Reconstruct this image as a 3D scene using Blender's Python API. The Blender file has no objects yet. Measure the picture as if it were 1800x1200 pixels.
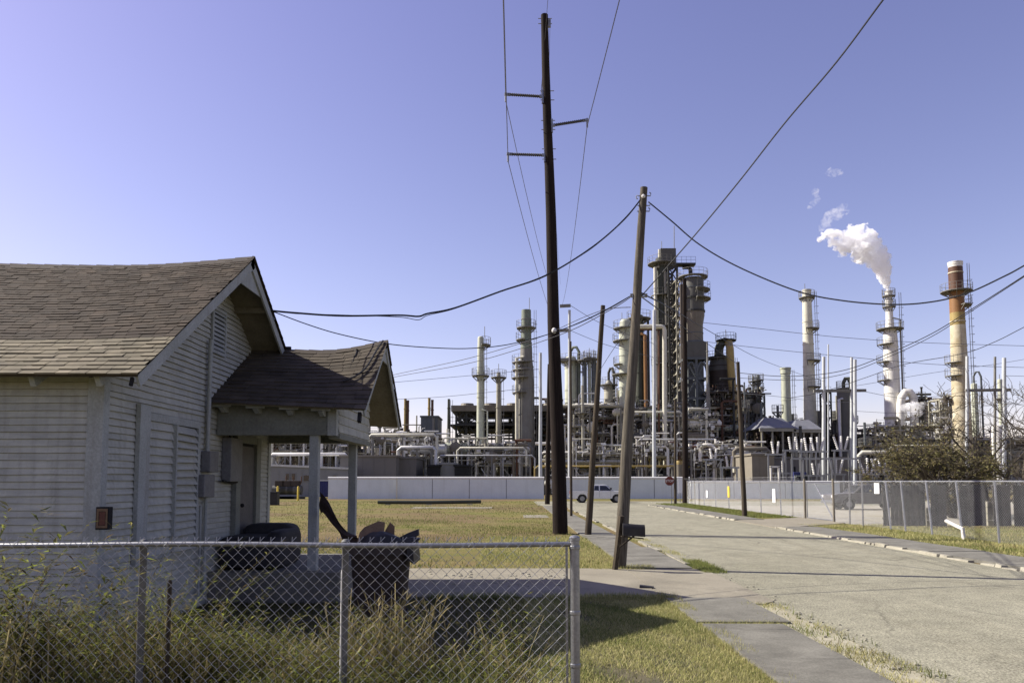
import bpy, bmesh, math, random
import numpy as np
from mathutils import Vector, Matrix, noise as mnoise
R = math.radians
PI = math.pi
scene = bpy.context.scene
col = scene.collection
rng = random.Random(7)

# ------------------------------------------------------------------ camera
EYE, PITCH, F, PX, PY = 1.85, R(4.0), 1300.0, 900.0, 755.0
cam = bpy.data.cameras.new('camera')
cam.lens, cam.sensor_width = 26.0, 36.0
cam.shift_y = 155 / 1800
cam.clip_start, cam.clip_end = 0.1, 9000
camo = bpy.data.objects.new('camera', cam)
camo.location = (0, 0, EYE)
camo.rotation_euler = (R(90) + PITCH, 0, 0)
col.objects.link(camo)
scene.camera = camo

# ------------------------------------------------------------------ light
SUN_EL = R(39.6)
SUN_DIR = Vector((-0.971 * math.cos(SUN_EL), 0.236 * math.cos(SUN_EL), math.sin(SUN_EL))).normalized()
world = bpy.data.worlds.new('World')
scene.world = world
world.use_nodes = True
wn, wl = world.node_tree.nodes, world.node_tree.links
wn.clear()
sky = wn.new('ShaderNodeTexSky')
sky.sky_type = 'NISHITA'
sky.sun_disc = False
sky.sun_elevation = SUN_EL
sky.sun_rotation = math.atan2(SUN_DIR.x, SUN_DIR.y)
sky.air_density, sky.dust_density, sky.ozone_density = 1.0, 0.6, 2.5
tint = wn.new('ShaderNodeMixRGB')
tint.blend_type = 'MULTIPLY'
tint.inputs[0].default_value = 1.0
tg = wn.new('ShaderNodeTexCoord'); tx = wn.new('ShaderNodeSeparateXYZ'); tr_ = wn.new('ShaderNodeValToRGB')
tr_.color_ramp.elements[0].position, tr_.color_ramp.elements[0].color = 0.0, (1.31, 1.0, 1.0, 1)     # near the horizon
tr_.color_ramp.elements[1].position, tr_.color_ramp.elements[1].color = 0.55, (1.24, 0.86, 1.03, 1)   # higher up
wl.new(tg.outputs['Generated'], tx.inputs[0]); wl.new(tx.outputs[2], tr_.inputs[0]); wl.new(tr_.outputs[0], tint.inputs[2])
bg = wn.new('ShaderNodeBackground')
bg.inputs[1].default_value = 0.085
wo = wn.new('ShaderNodeOutputWorld')
wl.new(sky.outputs[0], tint.inputs[1])
wl.new(tint.outputs[0], bg.inputs[0])
wl.new(bg.outputs[0], wo.inputs[0])
sl = bpy.data.lights.new('sun', 'SUN')
sl.energy, sl.angle, sl.color = 4.9, R(0.53), (1.0, 0.945, 0.84)
so = bpy.data.objects.new('sun', sl)
so.rotation_euler = (-SUN_DIR).to_track_quat('-Z', 'Y').to_euler()
so.location = (-30, 10, 40)
col.objects.link(so)
scene.view_settings.view_transform = 'Standard'
scene.view_settings.look = 'None'
scene.view_settings.exposure = 0.97
scene.view_settings.gamma = 1
scene.view_settings.use_curve_mapping = False
scene.cycles.volume_bounces = 64
scene.cycles.max_bounces = 66
scene.cycles.diffuse_bounces = 5
scene.cycles.transparent_max_bounces = 16

# ------------------------------------------------------------------ pixel helpers (photograph pixels, 1800 x 1200)
cP, sP = math.cos(PITCH), math.sin(PITCH)
def ray(px, py):
    a, b = (px - PX) / F, (PY - py) / F
    return a, cP - b * sP, sP + b * cP
def at(px, py, Y):
    a, d, e = ray(px, py)
    t = Y / d
    return Vector((a * t, Y, EYE + e * t))
def G(px, py, z=0.0):
    a, d, e = ray(px, py)
    t = (z - EYE) / e
    return Vector((a * t, d * t, z))
def onX(px, py, X):
    a, d, e = ray(px, py)
    t = X / a
    return Vector((X, d * t, EYE + e * t))

# ------------------------------------------------------------------ mesh builder
class MB:
    def __init__(s):
        s.v, s.f = [], []
    def add(s, vs, fs):
        o = len(s.v)
        s.v.extend([tuple(p) for p in vs])
        s.f.extend([tuple(i + o for i in f) for f in fs])
        return s
    def poly(s, pts):
        return s.add(pts, [tuple(range(len(pts)))])
    def hexa(s, p):          # 8 points: bottom 4 ccw, top 4 ccw
        return s.add(p, [(3, 2, 1, 0), (4, 5, 6, 7), (0, 1, 5, 4), (1, 2, 6, 5), (2, 3, 7, 6), (3, 0, 4, 7)])
    def box(s, x0, x1, y0, y1, z0, z1):
        return s.hexa([(x0, y0, z0), (x1, y0, z0), (x1, y1, z0), (x0, y1, z0), (x0, y0, z1), (x1, y0, z1), (x1, y1, z1), (x0, y1, z1)])
    def bar(s, p, q, w, h=None, up=(0, 0, 1)):
        h = h or w
        p, q = Vector(p), Vector(q)
        d = (q - p)
        if d.length < 1e-6: return s
        d.normalize()
        u = Vector(up)
        if abs(d.dot(u)) > .98: u = Vector((0, 1, 0))
        a = d.cross(u).normalized() * (w / 2)
        b = a.cross(d).normalized() * (h / 2)
        return s.hexa([p - a - b, p + a - b, q + a - b, q - a - b, p - a + b, p + a + b, q + a + b, q - a + b])
    def tube(s, pts, r, n=6, caps=True, r1=None):
        pts = [Vector(p) for p in pts]
        m = len(pts)
        if isinstance(r, (int, float)):
            rs = [r + ((r1 if r1 is not None else r) - r) * i / max(1, m - 1) for i in range(m)]
        else: rs = r
        vs, fs = [], []
        u = None
        for i, p in enumerate(pts):
            d = (pts[min(i + 1, m - 1)] - pts[max(i - 1, 0)])
            if d.length < 1e-9: d = Vector((0, 0, 1))
            d.normalize()
            if u is None:
                u = d.orthogonal().normalized()
            else:
                u = (u - d * u.dot(d))
                u = u.normalized() if u.length > 1e-6 else d.orthogonal().normalized()
            w = d.cross(u)
            for k in range(n):
                a = 2 * PI * k / n
                vs.append(p + (u * math.cos(a) + w * math.sin(a)) * rs[i])
        for i in range(m - 1):
            for k in range(n):
                k2 = (k + 1) % n
                fs.append((i * n + k, i * n + k2, (i + 1) * n + k2, (i + 1) * n + k))
        if caps:
            fs.append(tuple(range(n - 1, -1, -1)))
            fs.append(tuple((m - 1) * n + k for k in range(n)))
        return s.add(vs, fs)
    def lathe(s, prof, c, n=24, caps=True):   # prof [(r,z)], bottom to top, axis z through c=(x,y)
        vs, fs = [], []
        for r, z in prof:
            for k in range(n):
                a = 2 * PI * k / n
                vs.append((c[0] + r * math.cos(a), c[1] + r * math.sin(a), z))
        for i in range(len(prof) - 1):
            for k in range(n):
                k2 = (k + 1) % n
                fs.append((i * n + k, i * n + k2, (i + 1) * n + k2, (i + 1) * n + k))
        if caps:
            fs.append(tuple(range(n - 1, -1, -1)))
            fs.append(tuple((len(prof) - 1) * n + k for k in range(n)))
        return s.add(vs, fs)
    def prism(s, pts, d):    # planar polygon extruded by vector d
        d = Vector(d)
        a = [Vector(p) for p in pts]
        n = len(a)
        vs = a + [p + d for p in a]
        fs = [tuple(range(n - 1, -1, -1)), tuple(range(n, 2 * n))]
        fs += [(i, (i + 1) % n, n + (i + 1) % n, n + i) for i in range(n)]
        return s.add(vs, fs)
    def ball(s, c, r, seg=10, rings=6, sz=1.0):
        prof = [(max(1e-4, r * math.sin(PI * i / rings)), c[2] - r * sz * math.cos(PI * i / rings)) for i in range(rings + 1)]
        return s.lathe(prof, c, seg, True)
    def build(s, name, mat, parent=None, smooth=False, base=None, bevel=0):
        o = np_mesh(name, np.array(s.v, dtype=np.float64).reshape(-1, 3), s.f, mat, parent, smooth, base)
        if bevel:
            m = o.modifiers.new('bevel', 'BEVEL'); m.width = bevel; m.segments = 2; m.limit_method = 'ANGLE'; m.angle_limit = R(40)
        return o

WORLD_POS = {}
def np_mesh(name, V, faces, mat, parent=None, smooth=False, base=None):
    if parent is not None: off = WORLD_POS[parent.name]
    elif base is not None: off = Vector(base)
    else:
        off = Vector(((V[:, 0].min() + V[:, 0].max()) / 2, (V[:, 1].min() + V[:, 1].max()) / 2, V[:, 2].min()))
    me = bpy.data.meshes.new(name)
    me.from_pydata((V - np.array(off)).tolist(), [], faces)
    me.validate()
    bm = bmesh.new(); bm.from_mesh(me)
    if len(bm.faces) < 40000: bmesh.ops.recalc_face_normals(bm, faces=bm.faces)
    bm.to_mesh(me); bm.free()
    if smooth:
        me.polygons.foreach_set('use_smooth', [True] * len(me.polygons))
        try: me.set_sharp_from_angle(angle=R(38))
        except Exception: pass
    me.materials.append(mat)
    o = bpy.data.objects.new(name, me)
    col.objects.link(o)
    if parent is not None: o.parent = parent
    else: o.location = off
    WORLD_POS[o.name] = off
    return o
def fast_mesh(name, V, nper, mat, base=(0, 0, 0)):      # many equal n-gons, V (N*nper,3)
    V = np.asarray(V, dtype=np.float32).reshape(-1, 3) - np.array(base, dtype=np.float32)
    n = len(V) // nper
    me = bpy.data.meshes.new(name)
    me.vertices.add(len(V)); me.vertices.foreach_set('co', V.ravel())
    me.loops.add(len(V)); me.loops.foreach_set('vertex_index', np.arange(len(V), dtype=np.int32))
    me.polygons.add(n)
    me.polygons.foreach_set('loop_start', np.arange(0, len(V), nper, dtype=np.int32))
    me.polygons.foreach_set('loop_total', np.full(n, nper, dtype=np.int32))
    me.update(calc_edges=True)
    me.materials.append(mat)
    o = bpy.data.objects.new(name, me); o.location = base
    col.objects.link(o)
    WORLD_POS[o.name] = Vector(base)
    return o
def empty(name, loc):
    o = bpy.data.objects.new(name, None)
    o.location = loc; o.empty_display_size = .2
    col.objects.link(o)
    WORLD_POS[o.name] = Vector(loc)
    return o
def tag(o, label=None, cat=None, group=None, kind=None):
    if label: o['label'] = label
    if cat: o['category'] = cat
    if group: o['group'] = group
    if kind: o['kind'] = kind
    return o
def thing(name, loc, label, cat, group=None):
    return tag(empty(name, loc), label, cat, group)
def copy_tree(o, parent=None):
    c = o.copy(); col.objects.link(c); c.parent = parent
    WORLD_POS[c.name] = WORLD_POS[o.name]
    for ch in list(o.children): copy_tree(ch, c)
    return c
def spline(pts, k=8):        # Catmull-Rom through 3D points
    P = [Vector(p) for p in pts]
    out = []
    for i in range(len(P) - 1):
        p0, p1, p2, p3 = P[max(i - 1, 0)], P[i], P[i + 1], P[min(i + 2, len(P) - 1)]
        for j in range(k):
            t = j / k
            out.append(.5 * ((2 * p1) + (p2 - p0) * t + (2 * p0 - 5 * p1 + 4 * p2 - p3) * t * t + (3 * p1 - p0 - 3 * p2 + p3) * t ** 3))
    out.append(P[-1])
    return out

# ------------------------------------------------------------------ materials
def new_mat(name):
    m = bpy.data.materials.new(name)
    m.use_nodes = True
    nt = m.node_tree
    p = nt.nodes['Principled BSDF']
    return m, nt.nodes, nt.links, p
def coords(N, L, scale=(1, 1, 1), kind='Object'):
    tc = N.new('ShaderNodeTexCoord'); mp = N.new('ShaderNodeMapping')
    mp.inputs['Scale'].default_value = scale
    L.new(tc.outputs[kind], mp.inputs[0])
    return mp.outputs[0]
def nz(N, L, vec, scale, detail=6, rough=.6, dist=0):
    n = N.new('ShaderNodeTexNoise')
    n.inputs['Scale'].default_value = scale; n.inputs['Detail'].default_value = detail
    n.inputs['Roughness'].default_value = rough; n.inputs['Distortion'].default_value = dist
    L.new(vec, n.inputs['Vector'])
    return n.outputs['Fac']
def ramp(N, L, fac, stops):
    r = N.new('ShaderNodeValToRGB')
    el = r.color_ramp.elements
    while len(el) < len(stops): el.new(.5)
    for e, (p, c) in zip(el, stops):
        e.position = p; e.color = (*c, 1) if len(c) == 3 else c
    L.new(fac, r.inputs[0])
    return r.outputs[0]
def mix(N, L, fac, a, b, mode='MIX'):
    m = N.new('ShaderNodeMixRGB'); m.blend_type = mode
    for s, v in ((m.inputs[0], fac), (m.inputs[1], a), (m.inputs[2], b)):
        if isinstance(v, (int, float)): s.default_value = v
        elif isinstance(v, tuple): s.default_value = (*v, 1) if len(v) == 3 else v
        else: L.new(v, s)
    return m.outputs[0]
def bump(N, L, p, h, strength=.3, dist=.02):
    b = N.new('ShaderNodeBump'); b.inputs['Strength'].default_value = strength; b.inputs['Distance'].default_value = dist
    L.new(h, b.inputs['Height']); L.new(b.outputs[0], p.inputs['Normal'])
def M(name, c1, c2=None, scale=3.0, rough=.75, metal=0.0, fine=30, bumps=.15, streak=None, amount=.5, spec=.3):
    """weathered surface: two colours mixed by noise, fine grain, optional vertical streaks of a third colour"""
    m, N, L, p = new_mat(name)
    c2 = c2 or tuple(x * .75 for x in c1)
    v = coords(N, L)
    f = nz(N, L, v, scale, 8, .65)
    c = ramp(N, L, f, [(.34, c1), (.66, c2)])
    g = nz(N, L, v, fine, 3, .6)
    gg = ramp(N, L, g, [(.3, (.82, .82, .82)), (.7, (1.1, 1.1, 1.1))])
    c = mix(N, L, 1.0, c, gg, 'MULTIPLY')
    if streak:
        vs = coords(N, L, (4, 4, .35))
        sf = nz(N, L, vs, scale * .8, 6, .7)
        sm = ramp(N, L, sf, [(.52, (0, 0, 0)), (.72, (amount,) * 3)])
        c = mix(N, L, sm, c, streak)
    L.new(c, p.inputs['Base Color'])
    p.inputs['Roughness'].default_value = rough
    p.inputs['Metallic'].default_value = metal
    p.inputs['Specular IOR Level'].default_value = spec
    if bumps: bump(N, L, p, g, bumps, .01)
    return m
def M_island(name, stops, rough=.9, translucent=0.0, noise_scale=0, spec=.15):
    """colour picked per separate piece (tab, blade, leaf)"""
    m, N, L, p = new_mat(name)
    g = N.new('ShaderNodeNewGeometry')
    c = ramp(N, L, g.outputs['Random Per Island'], stops)
    if noise_scale:
        v = coords(N, L)
        f = nz(N, L, v, noise_scale, 5, .6)
        c = mix(N, L, 1.0, c, ramp(N, L, f, [(.25, (.6, .6, .62)), (.75, (1.3, 1.25, 1.2))]), 'MULTIPLY')
    L.new(c, p.inputs['Base Color'])
    p.inputs['Roughness'].default_value = rough
    p.inputs['Specular IOR Level'].default_value = spec
    if translucent:
        t = N.new('ShaderNodeBsdfTranslucent'); L.new(c, t.inputs[0])
        ms = N.new('ShaderNodeMixShader'); ms.inputs[0].default_value = translucent
        L.new(p.outputs[0], ms.inputs[1]); L.new(t.outputs[0], ms.inputs[2])
        L.new(ms.outputs[0], N['Material Output'].inputs[0])
    return m
# ================================================================== MATERIALS
def grass_ground():
    m, N, L, p = new_mat('grass_ground')
    v = coords(N, L)
    big = nz(N, L, v, .10, 5, .6, .6)
    mid = nz(N, L, v, .7, 7, .7, .4)
    vs = coords(N, L, (.35, 1.0, 1))
    lay = nz(N, L, vs, .5, 6, .65, .3)
    fine = nz(N, L, v, 22, 5, .75)
    green = mix(N, L, ramp(N, L, mid, [(.35, (0, 0, 0)), (.65, (1, 1, 1))]), (.085, .10, .028), (.155, .155, .05))
    straw = mix(N, L, ramp(N, L, mid, [(.35, (0, 0, 0)), (.65, (1, 1, 1))]), (.21, .18, .078), (.155, .125, .06))
    c = mix(N, L, ramp(N, L, lay, [(.40, (0, 0, 0)), (.58, (1, 1, 1))]), green, straw)
    c = mix(N, L, ramp(N, L, big, [(.44, (0, 0, 0)), (.58, (.85, .85, .85))]), c, (.15, .112, .068))
    c = mix(N, L, 1.0, c, ramp(N, L, fine, [(.28, (.5, .5, .5)), (.7, (1.35, 1.3, 1.2))]), 'MULTIPLY')
    L.new(c, p.inputs['Base Color']); p.inputs['Roughness'].default_value = .95
    p.inputs['Specular IOR Level'].default_value = .05
    bump(N, L, p, fine, .6, .05)
    return m
def asphalt():
    m, N, L, p = new_mat('old_asphalt')
    v = coords(N, L)
    big = nz(N, L, v, .25, 6, .6, .5)
    mid = nz(N, L, v, 1.6, 8, .7, .3)
    fine = nz(N, L, v, 38, 4, .8)
    vs = coords(N, L, (1.2, .12, 1))
    lane = nz(N, L, vs, 1.0, 4, .6)
    c = ramp(N, L, big, [(.3, (.215, .205, .155)), (.7, (.29, .277, .215))])
    c = mix(N, L, ramp(N, L, lane, [(.5, (0, 0, 0)), (.75, (.5, .5, .5))]), c, (.19, .175, .13))
    c = mix(N, L, 1.0, c, ramp(N, L, mid, [(.3, (.78, .78, .78)), (.7, (1.15, 1.15, 1.13))]), 'MULTIPLY')
    c = mix(N, L, 1.0, c, ramp(N, L, fine, [(.36, (.30, .30, .29)), (.64, (1.5, 1.5, 1.46))]), 'MULTIPLY')
    bl = nz(N, L, coords(N, L, (1, .8, 1)), 7.5, 6, .8, .2)
    c = mix(N, L, 1.0, c, ramp(N, L, bl, [(.34, (.80, .80, .79)), (.64, (1.14, 1.14, 1.13))]), 'MULTIPLY')
    sp = N.new('ShaderNodeTexVoronoi'); sp.inputs['Scale'].default_value = 26
    L.new(v, sp.inputs['Vector'])
    c = mix(N, L, ramp(N, L, sp.outputs['Distance'], [(.12, (.55, .55, .55)), (.3, (0, 0, 0))]), c, (.36, .33, .26))
    # cracks
    dv = N.new('ShaderNodeMixRGB'); dv.blend_type = 'LINEAR_LIGHT'; dv.inputs[0].default_value = .35
    nn = N.new('ShaderNodeTexNoise'); nn.inputs['Scale'].default_value = .9; nn.inputs['Detail'].default_value = 6
    L.new(v, nn.inputs['Vector']); L.new(coords(N, L, (.9, .45, 1)), dv.inputs[1]); L.new(nn.outputs['Color'], dv.inputs[2])
    vo = N.new('ShaderNodeTexVoronoi'); vo.feature = 'DISTANCE_TO_EDGE'; vo.inputs['Scale'].default_value = .55
    L.new(dv.outputs[0], vo.inputs['Vector'])
    ck = ramp(N, L, vo.outputs['Distance'], [(.0, (1, 1, 1)), (.016, (0, 0, 0))])
    cm = ramp(N, L, nz(N, L, v, .4, 4, .6), [(.48, (0, 0, 0)), (.62, (.7, .7, .7))])
    ckm = mix(N, L, 1.0, ck, cm, 'MULTIPLY')
    c = mix(N, L, ckm, c, (.055, .05, .04))
    pt = ramp(N, L, nz(N, L, coords(N, L, (.8, .28, 1)), .8, 7, .75, .6), [(.60, (0, 0, 0)), (.70, (.65, .65, .65))])
    c = mix(N, L, pt, c, (.13, .12, .092))
    L.new(c, p.inputs['Base Color']); p.inputs['Roughness'].default_value = .9
    p.inputs['Specular IOR Level'].default_value = .15
    bump(N, L, p, fine, .5, .012)
    return m
def concrete(name, a, b, scale=1.2, stain=(.12, .11, .10), joints=0):
    m, N, L, p = new_mat(name)
    v = coords(N, L)
    f = nz(N, L, v, scale, 8, .68, .3); g = nz(N, L, v, 45, 4, .75); s = nz(N, L, v, .6, 6, .7, .8)
    c = ramp(N, L, f, [(.3, a), (.7, b)])
    c = mix(N, L, ramp(N, L, s, [(.5, (0, 0, 0)), (.72, (.75, .75, .75))]), c, stain)
    c = mix(N, L, 1.0, c, ramp(N, L, g, [(.3, (.72, .72, .72)), (.66, (1.18, 1.18, 1.16))]), 'MULTIPLY')
    L.new(c, p.inputs['Base Color']); p.inputs['Roughness'].default_value = .9; p.inputs['Specular IOR Level'].default_value = .15
    bump(N, L, p, g, .4, .01)
    return m
def white_siding():
    m, N, L, p = new_mat('weathered_white_paint')
    v = coords(N, L)
    a = nz(N, L, v, 2.2, 8, .7, .3)
    vs = coords(N, L, (9, 9, .7)); st = nz(N, L, vs, 1.3, 6, .7)
    vh = coords(N, L, (1.2, 1.2, 14)); gr = nz(N, L, vh, 2.0, 6, .75)
    pe = nz(N, L, coords(N, L, (3, 3, 7)), 6, 8, .8, .5)
    gi = N.new('ShaderNodeNewGeometry')
    c = ramp(N, L, a, [(.3, (.33, .34, .31)), (.7, (.43, .435, .385))])
    c = mix(N, L, ramp(N, L, st, [(.48, (0, 0, 0)), (.75, (.55, .55, .55))]), c, (.215, .215, .18))
    c = mix(N, L, 1.0, c, ramp(N, L, gr, [(.25, (.80, .80, .80)), (.7, (1.08, 1.08, 1.08))]), 'MULTIPLY')
    c = mix(N, L, 1.0, c, ramp(N, L, gi.outputs['Random Per Island'], [(0, (.90, .90, .90)), (1, (1.06, 1.06, 1.06))]), 'MULTIPLY')
    c = mix(N, L, ramp(N, L, pe, [(.61, (0, 0, 0)), (.67, (.75, .75, .75))]), c, (.14, .125, .105))
    L.new(c, p.inputs['Base Color']); p.inputs['Roughness'].default_value = .8; p.inputs['Specular IOR Level'].default_value = .2
    bump(N, L, p, gr, .25, .006)
    return m
def wood_pole(name, a, b, streak):
    m, N, L, p = new_mat(name)
    v = coords(N, L, (7, 7, .35)); f = nz(N, L, v, 2.2, 9, .75, .4)
    v2 = coords(N, L, (30, 30, .8)); g = nz(N, L, v2, 1.5, 5, .7)
    big = nz(N, L, coords(N, L, (1, 1, .3)), .9, 4, .6)
    c = ramp(N, L, f, [(.3, a), (.68, b)])
    c = mix(N, L, ramp(N, L, big, [(.5, (0, 0, 0)), (.7, (.6, .6, .6))]), c, streak)
    c = mix(N, L, 1.0, c, ramp(N, L, g, [(.32, (.45, .45, .45)), (.62, (1.25, 1.25, 1.25))]), 'MULTIPLY')
    L.new(c, p.inputs['Base Color']); p.inputs['Roughness'].default_value = .9; p.inputs['Specular IOR Level'].default_value = .1
    bump(N, L, p, g, .6, .015)
    return m
def rusty(name, base, rust, amt=.5, scale=1.2):
    return M(name, base, tuple(x * .8 for x in base), scale, .6, 0, 25, .12, rust, amt)

MT = dict(
    grass=grass_ground(), asphalt=asphalt(),
    walk=concrete('sidewalk_concrete', (.115, .110, .093), (.19, .182, .155), 1.6, (.075, .07, .06)),
    drive=concrete('driveway_concrete', (.19, .172, .132), (.255, .232, .18), .8, (.14, .128, .10)),
    kerb=concrete('kerb_concrete', (.21, .198, .155), (.33, .31, .25), 2.0, (.13, .118, .09)),
    gravel=concrete('yard_gravel', (.26, .24, .195), (.34, .32, .265), .5, (.20, .18, .11)),
    white=white_siding(),
    trim=M('trim_paint', (.335, .355, .345), (.27, .285, .265), 3, .75, 0, 40, .15, (.19, .175, .155), .5),
    soffit=M('soffit_boards', (.165, .15, .105), (.12, .108, .075), 2.5, .85, 0, 25, .2, (.16, .14, .11), .6),
    shingle=M_island('asphalt_shingles', [(0, (.046, .037, .027)), (.35, (.060, .048, .036)), (.7, (.052, .043, .033)), (.92, (.072, .057, .042)), (1, (.038, .028, .022))], .95, 0, 3.0),
    shingle_new=M_island('pale_shingles', [(0, (.13, .118, .083)), (.4, (.18, .162, .115)), (.75, (.152, .136, .097)), (1, (.225, .20, .145))], .95, 0, 3.0),
    porch_shingle=M_island('porch_shingles', [(0, (.055, .047, .036)), (.5, (.080, .069, .052)), (.8, (.066, .056, .043)), (1, (.10, .086, .065))], .95, 0, 3.0),
    felt=M('ridge_cap_felt', (.05, .042, .036), (.075, .062, .05), 4, .95),
    dark=M('dark_void', (.012, .012, .013), (.02, .02, .02), 3, .9),
    rustbox=M('rusty_red_brown', (.13, .05, .032), (.07, .035, .028), 9, .8, 0, 40, .2),
    grey_box=M('grey_painted_steel', (.13, .133, .137), (.175, .175, .178), 5, .6, .1),
    door=M('door_paint', (.085, .082, .08), (.115, .11, .107), 4, .7),
    galv=M('galvanised_steel', (.30, .305, .31), (.22, .225, .235), 7, .42, .75, 60, .05),
    galv_wire=M('galvanised_wire', (.42, .425, .43), (.30, .305, .31), 20, .5, .55, 60, .0),
    creosote=wood_pole('creosoted_pole', (.010, .008, .007), (.026, .019, .016), (.038, .026, .02)),
    galv_dark=M('dull_dark_galvanising', (.10, .10, .098), (.15, .15, .15), 5, .7, .2, 40, .1),  # darker, duller galvanising for the line posts
    greywood=wood_pole('weathered_grey_pole', (.075, .066, .052), (.135, .120, .094), (.058, .048, .038)),
    brownwood=wood_pole('brown_pole', (.040, .032, .024), (.085, .070, .050), (.03, .025, .02)),
    wire=M('black_cable', (.012, .012, .014), (.02, .02, .022), 4, .6),
    wire_grey=M('aluminium_conductor', (.085, .085, .10), (.12, .12, .14), 4, .5, .3),
    polymer=M('grey_polymer_insulator', (.055, .055, .058), (.08, .08, .085), 9, .6),
    porcelain=M('pale_porcelain', (.66, .65, .62), (.58, .57, .54), 9, .35),
    black_plastic=M('black_plastic', (.016, .015, .016), (.028, .026, .026), 6, .5, 0, 40, .1),
    bin=M('brown_bin_plastic', (.026, .020, .017), (.045, .034, .028), 7, .6, 0, 40, .15),
    card=M('cardboard', (.17, .11, .065), (.12, .08, .05), 5, .9),
    tarp=M('torn_brown_fabric', (.030, .017, .014), (.05, .030, .022), 7, .85, 0, 40, .3),
    upholstery=M('dark_upholstery', (.022, .022, .024), (.036, .034, .036), 6, .8, 0, 50, .3),
    wallpaint=M('pale_wall_paint', (.62, .66, .65), (.55, .59, .585), .6, .8, 0, 20, .1, (.42, .43, .40), .35),
    truck_white=M('silver_white_car_paint', (.62, .62, .61), (.58, .58, .575), 2, .32, .15, 30, 0),
    truck_grey=M('grey_car_paint', (.12, .115, .112), (.095, .09, .09), 2, .4, .2, 30, 0),
    glass=M('dark_car_glass', (.012, .014, .018), (.016, .018, .022), 2, .08, 0, 5, 0, spec=.6),
    tyre=M('tyre_rubber', (.018, .018, .018), (.028, .027, .026), 8, .85),
    rim=M('wheel_rim', (.20, .20, .20), (.28, .28, .28), 4, .4, .5),
    red=M('lamp_red', (.35, .03, .025), (.28, .02, .02), 4, .4),
    stopred=M('faded_stop_sign_red', (.10, .018, .013), (.17, .035, .018), 5, .5),
    signwhite=M('sign_white', (.75, .75, .73), (.68, .68, .66), 4, .5),
    yellow=M('bollard_yellow', (.62, .47, .06), (.52, .38, .05), 4, .6),
    blue=M('container_blue', (.030, .035, .12), (.04, .045, .15), 3, .6),
    screen=M_island('dark_grey_slats', [(0, (.065, .062, .054)), (.4, (.095, .09, .079)), (.7, (.078, .074, .065)), (1, (.125, .116, .10))], .85, 0, 2.0),
    dark_trim=M('shade_toned_trim', (.19, .20, .175), (.15, .158, .135), 3, .8, 0, 30, .2, (.11, .10, .085), .6),  # darker copy of the trim paint, porch shade put into the colour
    bark=wood_pole('dark_bark', (.045, .038, .029), (.10, .085, .065), (.035, .03, .023)),
    # refinery
    mottled=M('mottled_cream_ochre', (.60, .56, .43), (.34, .27, .15), .35, .6, 0, 12, .1, (.20, .14, .08), .6),
    silver=M('silver_pipe_cladding', (.55, .55, .53), (.42, .42, .40), 1.5, .45, .35, 12, .05, (.26, .20, .13), .4),
    cream=rusty('cream_steel', (.60, .58, .47), (.30, .23, .14), .5),
    pale_green=rusty('pale_green_steel', (.46, .48, .375), (.24, .22, .15), .45),
    mid_green=rusty('grey_green_steel', (.17, .20, .15), (.14, .12, .085), .75),
    bluegrey=rusty('blue_grey_steel', (.10, .112, .118), (.07, .065, .055), .6),
    olive=rusty('olive_dark_steel', (.055, .060, .042), (.03, .027, .02), .7),
    darksteel=rusty('dark_structural_steel', (.036, .037, .033), (.055, .038, .026), .5),
    midsteel=rusty('grey_structural_steel', (.19, .185, .165), (.13, .105, .075), .6),
    tansteel=rusty('tan_structural_steel', (.32, .305, .24), (.19, .155, .10), .6),
    tan=rusty('tan_cladding', (.175, .155, .118), (.105, .082, .055), .6, .5),
    vesselgrey=rusty('dark_grey_cladding', (.10, .098, .085), (.06, .054, .044), .7, .5),
    brownsteel=rusty('brown_black_steel', (.050, .038, .030), (.03, .02, .015), .7, .5),
    rust=rusty('rust_brown', (.105, .050, .028), (.055, .03, .02), .7),
    orange=rusty('rust_orange', (.25, .125, .045), (.15, .07, .032), .7),
    ochre=rusty('ochre_yellow', (.34, .255, .09), (.22, .13, .05), .7),
    offwhite=rusty('off_white_steel', (.72, .70, .64), (.40, .33, .25), .45),
    steelpole=rusty('light_steel_pole', (.50, .52, .52), (.34, .35, .34), .4),
    boxgrey=M('brown_grey_cladding', (.155, .145, .13), (.14, .13, .117), .5, .8, 0, 15, .1),
    boxtan=M('tan_block_wall', (.20, .178, .14), (.17, .152, .122), .7, .8, 0, 20, .1),
    shedgrey=M('pale_grey_shed_metal', (.22, .22, .21), (.19, .19, .18), .7, .7, 0, 15, .1),
    hood=M('galvanised_hood', (.20, .20, .22), (.16, .165, .18), .6, .5, .2, 10, .05),
)
BLADE = M_island('dry_grass_blades', [(0, (.30, .30, .11)), (.3, (.42, .385, .16)), (.5, (.20, .225, .07)), (.8, (.55, .48, .25)), (1, (.30, .30, .11))], .85, .35)
BLADE_G = M_island('green_grass_blades', [(0, (.12, .15, .042)), (.35, (.19, .215, .06)), (.65, (.10, .13, .036)), (.85, (.28, .265, .10)), (1, (.15, .175, .05))], .85, .35)
BLADE_Y = M_island('shade_darkened_grass', [(0, (.06, .065, .02)), (.35, (.10, .10, .03)), (.65, (.05, .055, .018)), (.85, (.15, .125, .055)), (1, (.07, .075, .022))], .85, .25)  # yard grass with the house shadow darkened into its blade colours
BLADE_F = M_island('brown_field_grass', [(0, (.125, .115, .048)), (.35, (.175, .15, .068)), (.65, (.10, .12, .036)), (.85, (.22, .19, .088)), (1, (.14, .115, .052))], .85, .25)
WEED = M_island('weed_stems_and_leaves', [(0, (.070, .085, .024)), (.25, (.125, .14, .034)), (.40, (.12, .088, .046)), (.60, (.045, .056, .019)), (.76, (.22, .18, .085)), (.86, (.26, .30, .05)), (1, (.10, .085, .04))], .85, .48)
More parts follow.
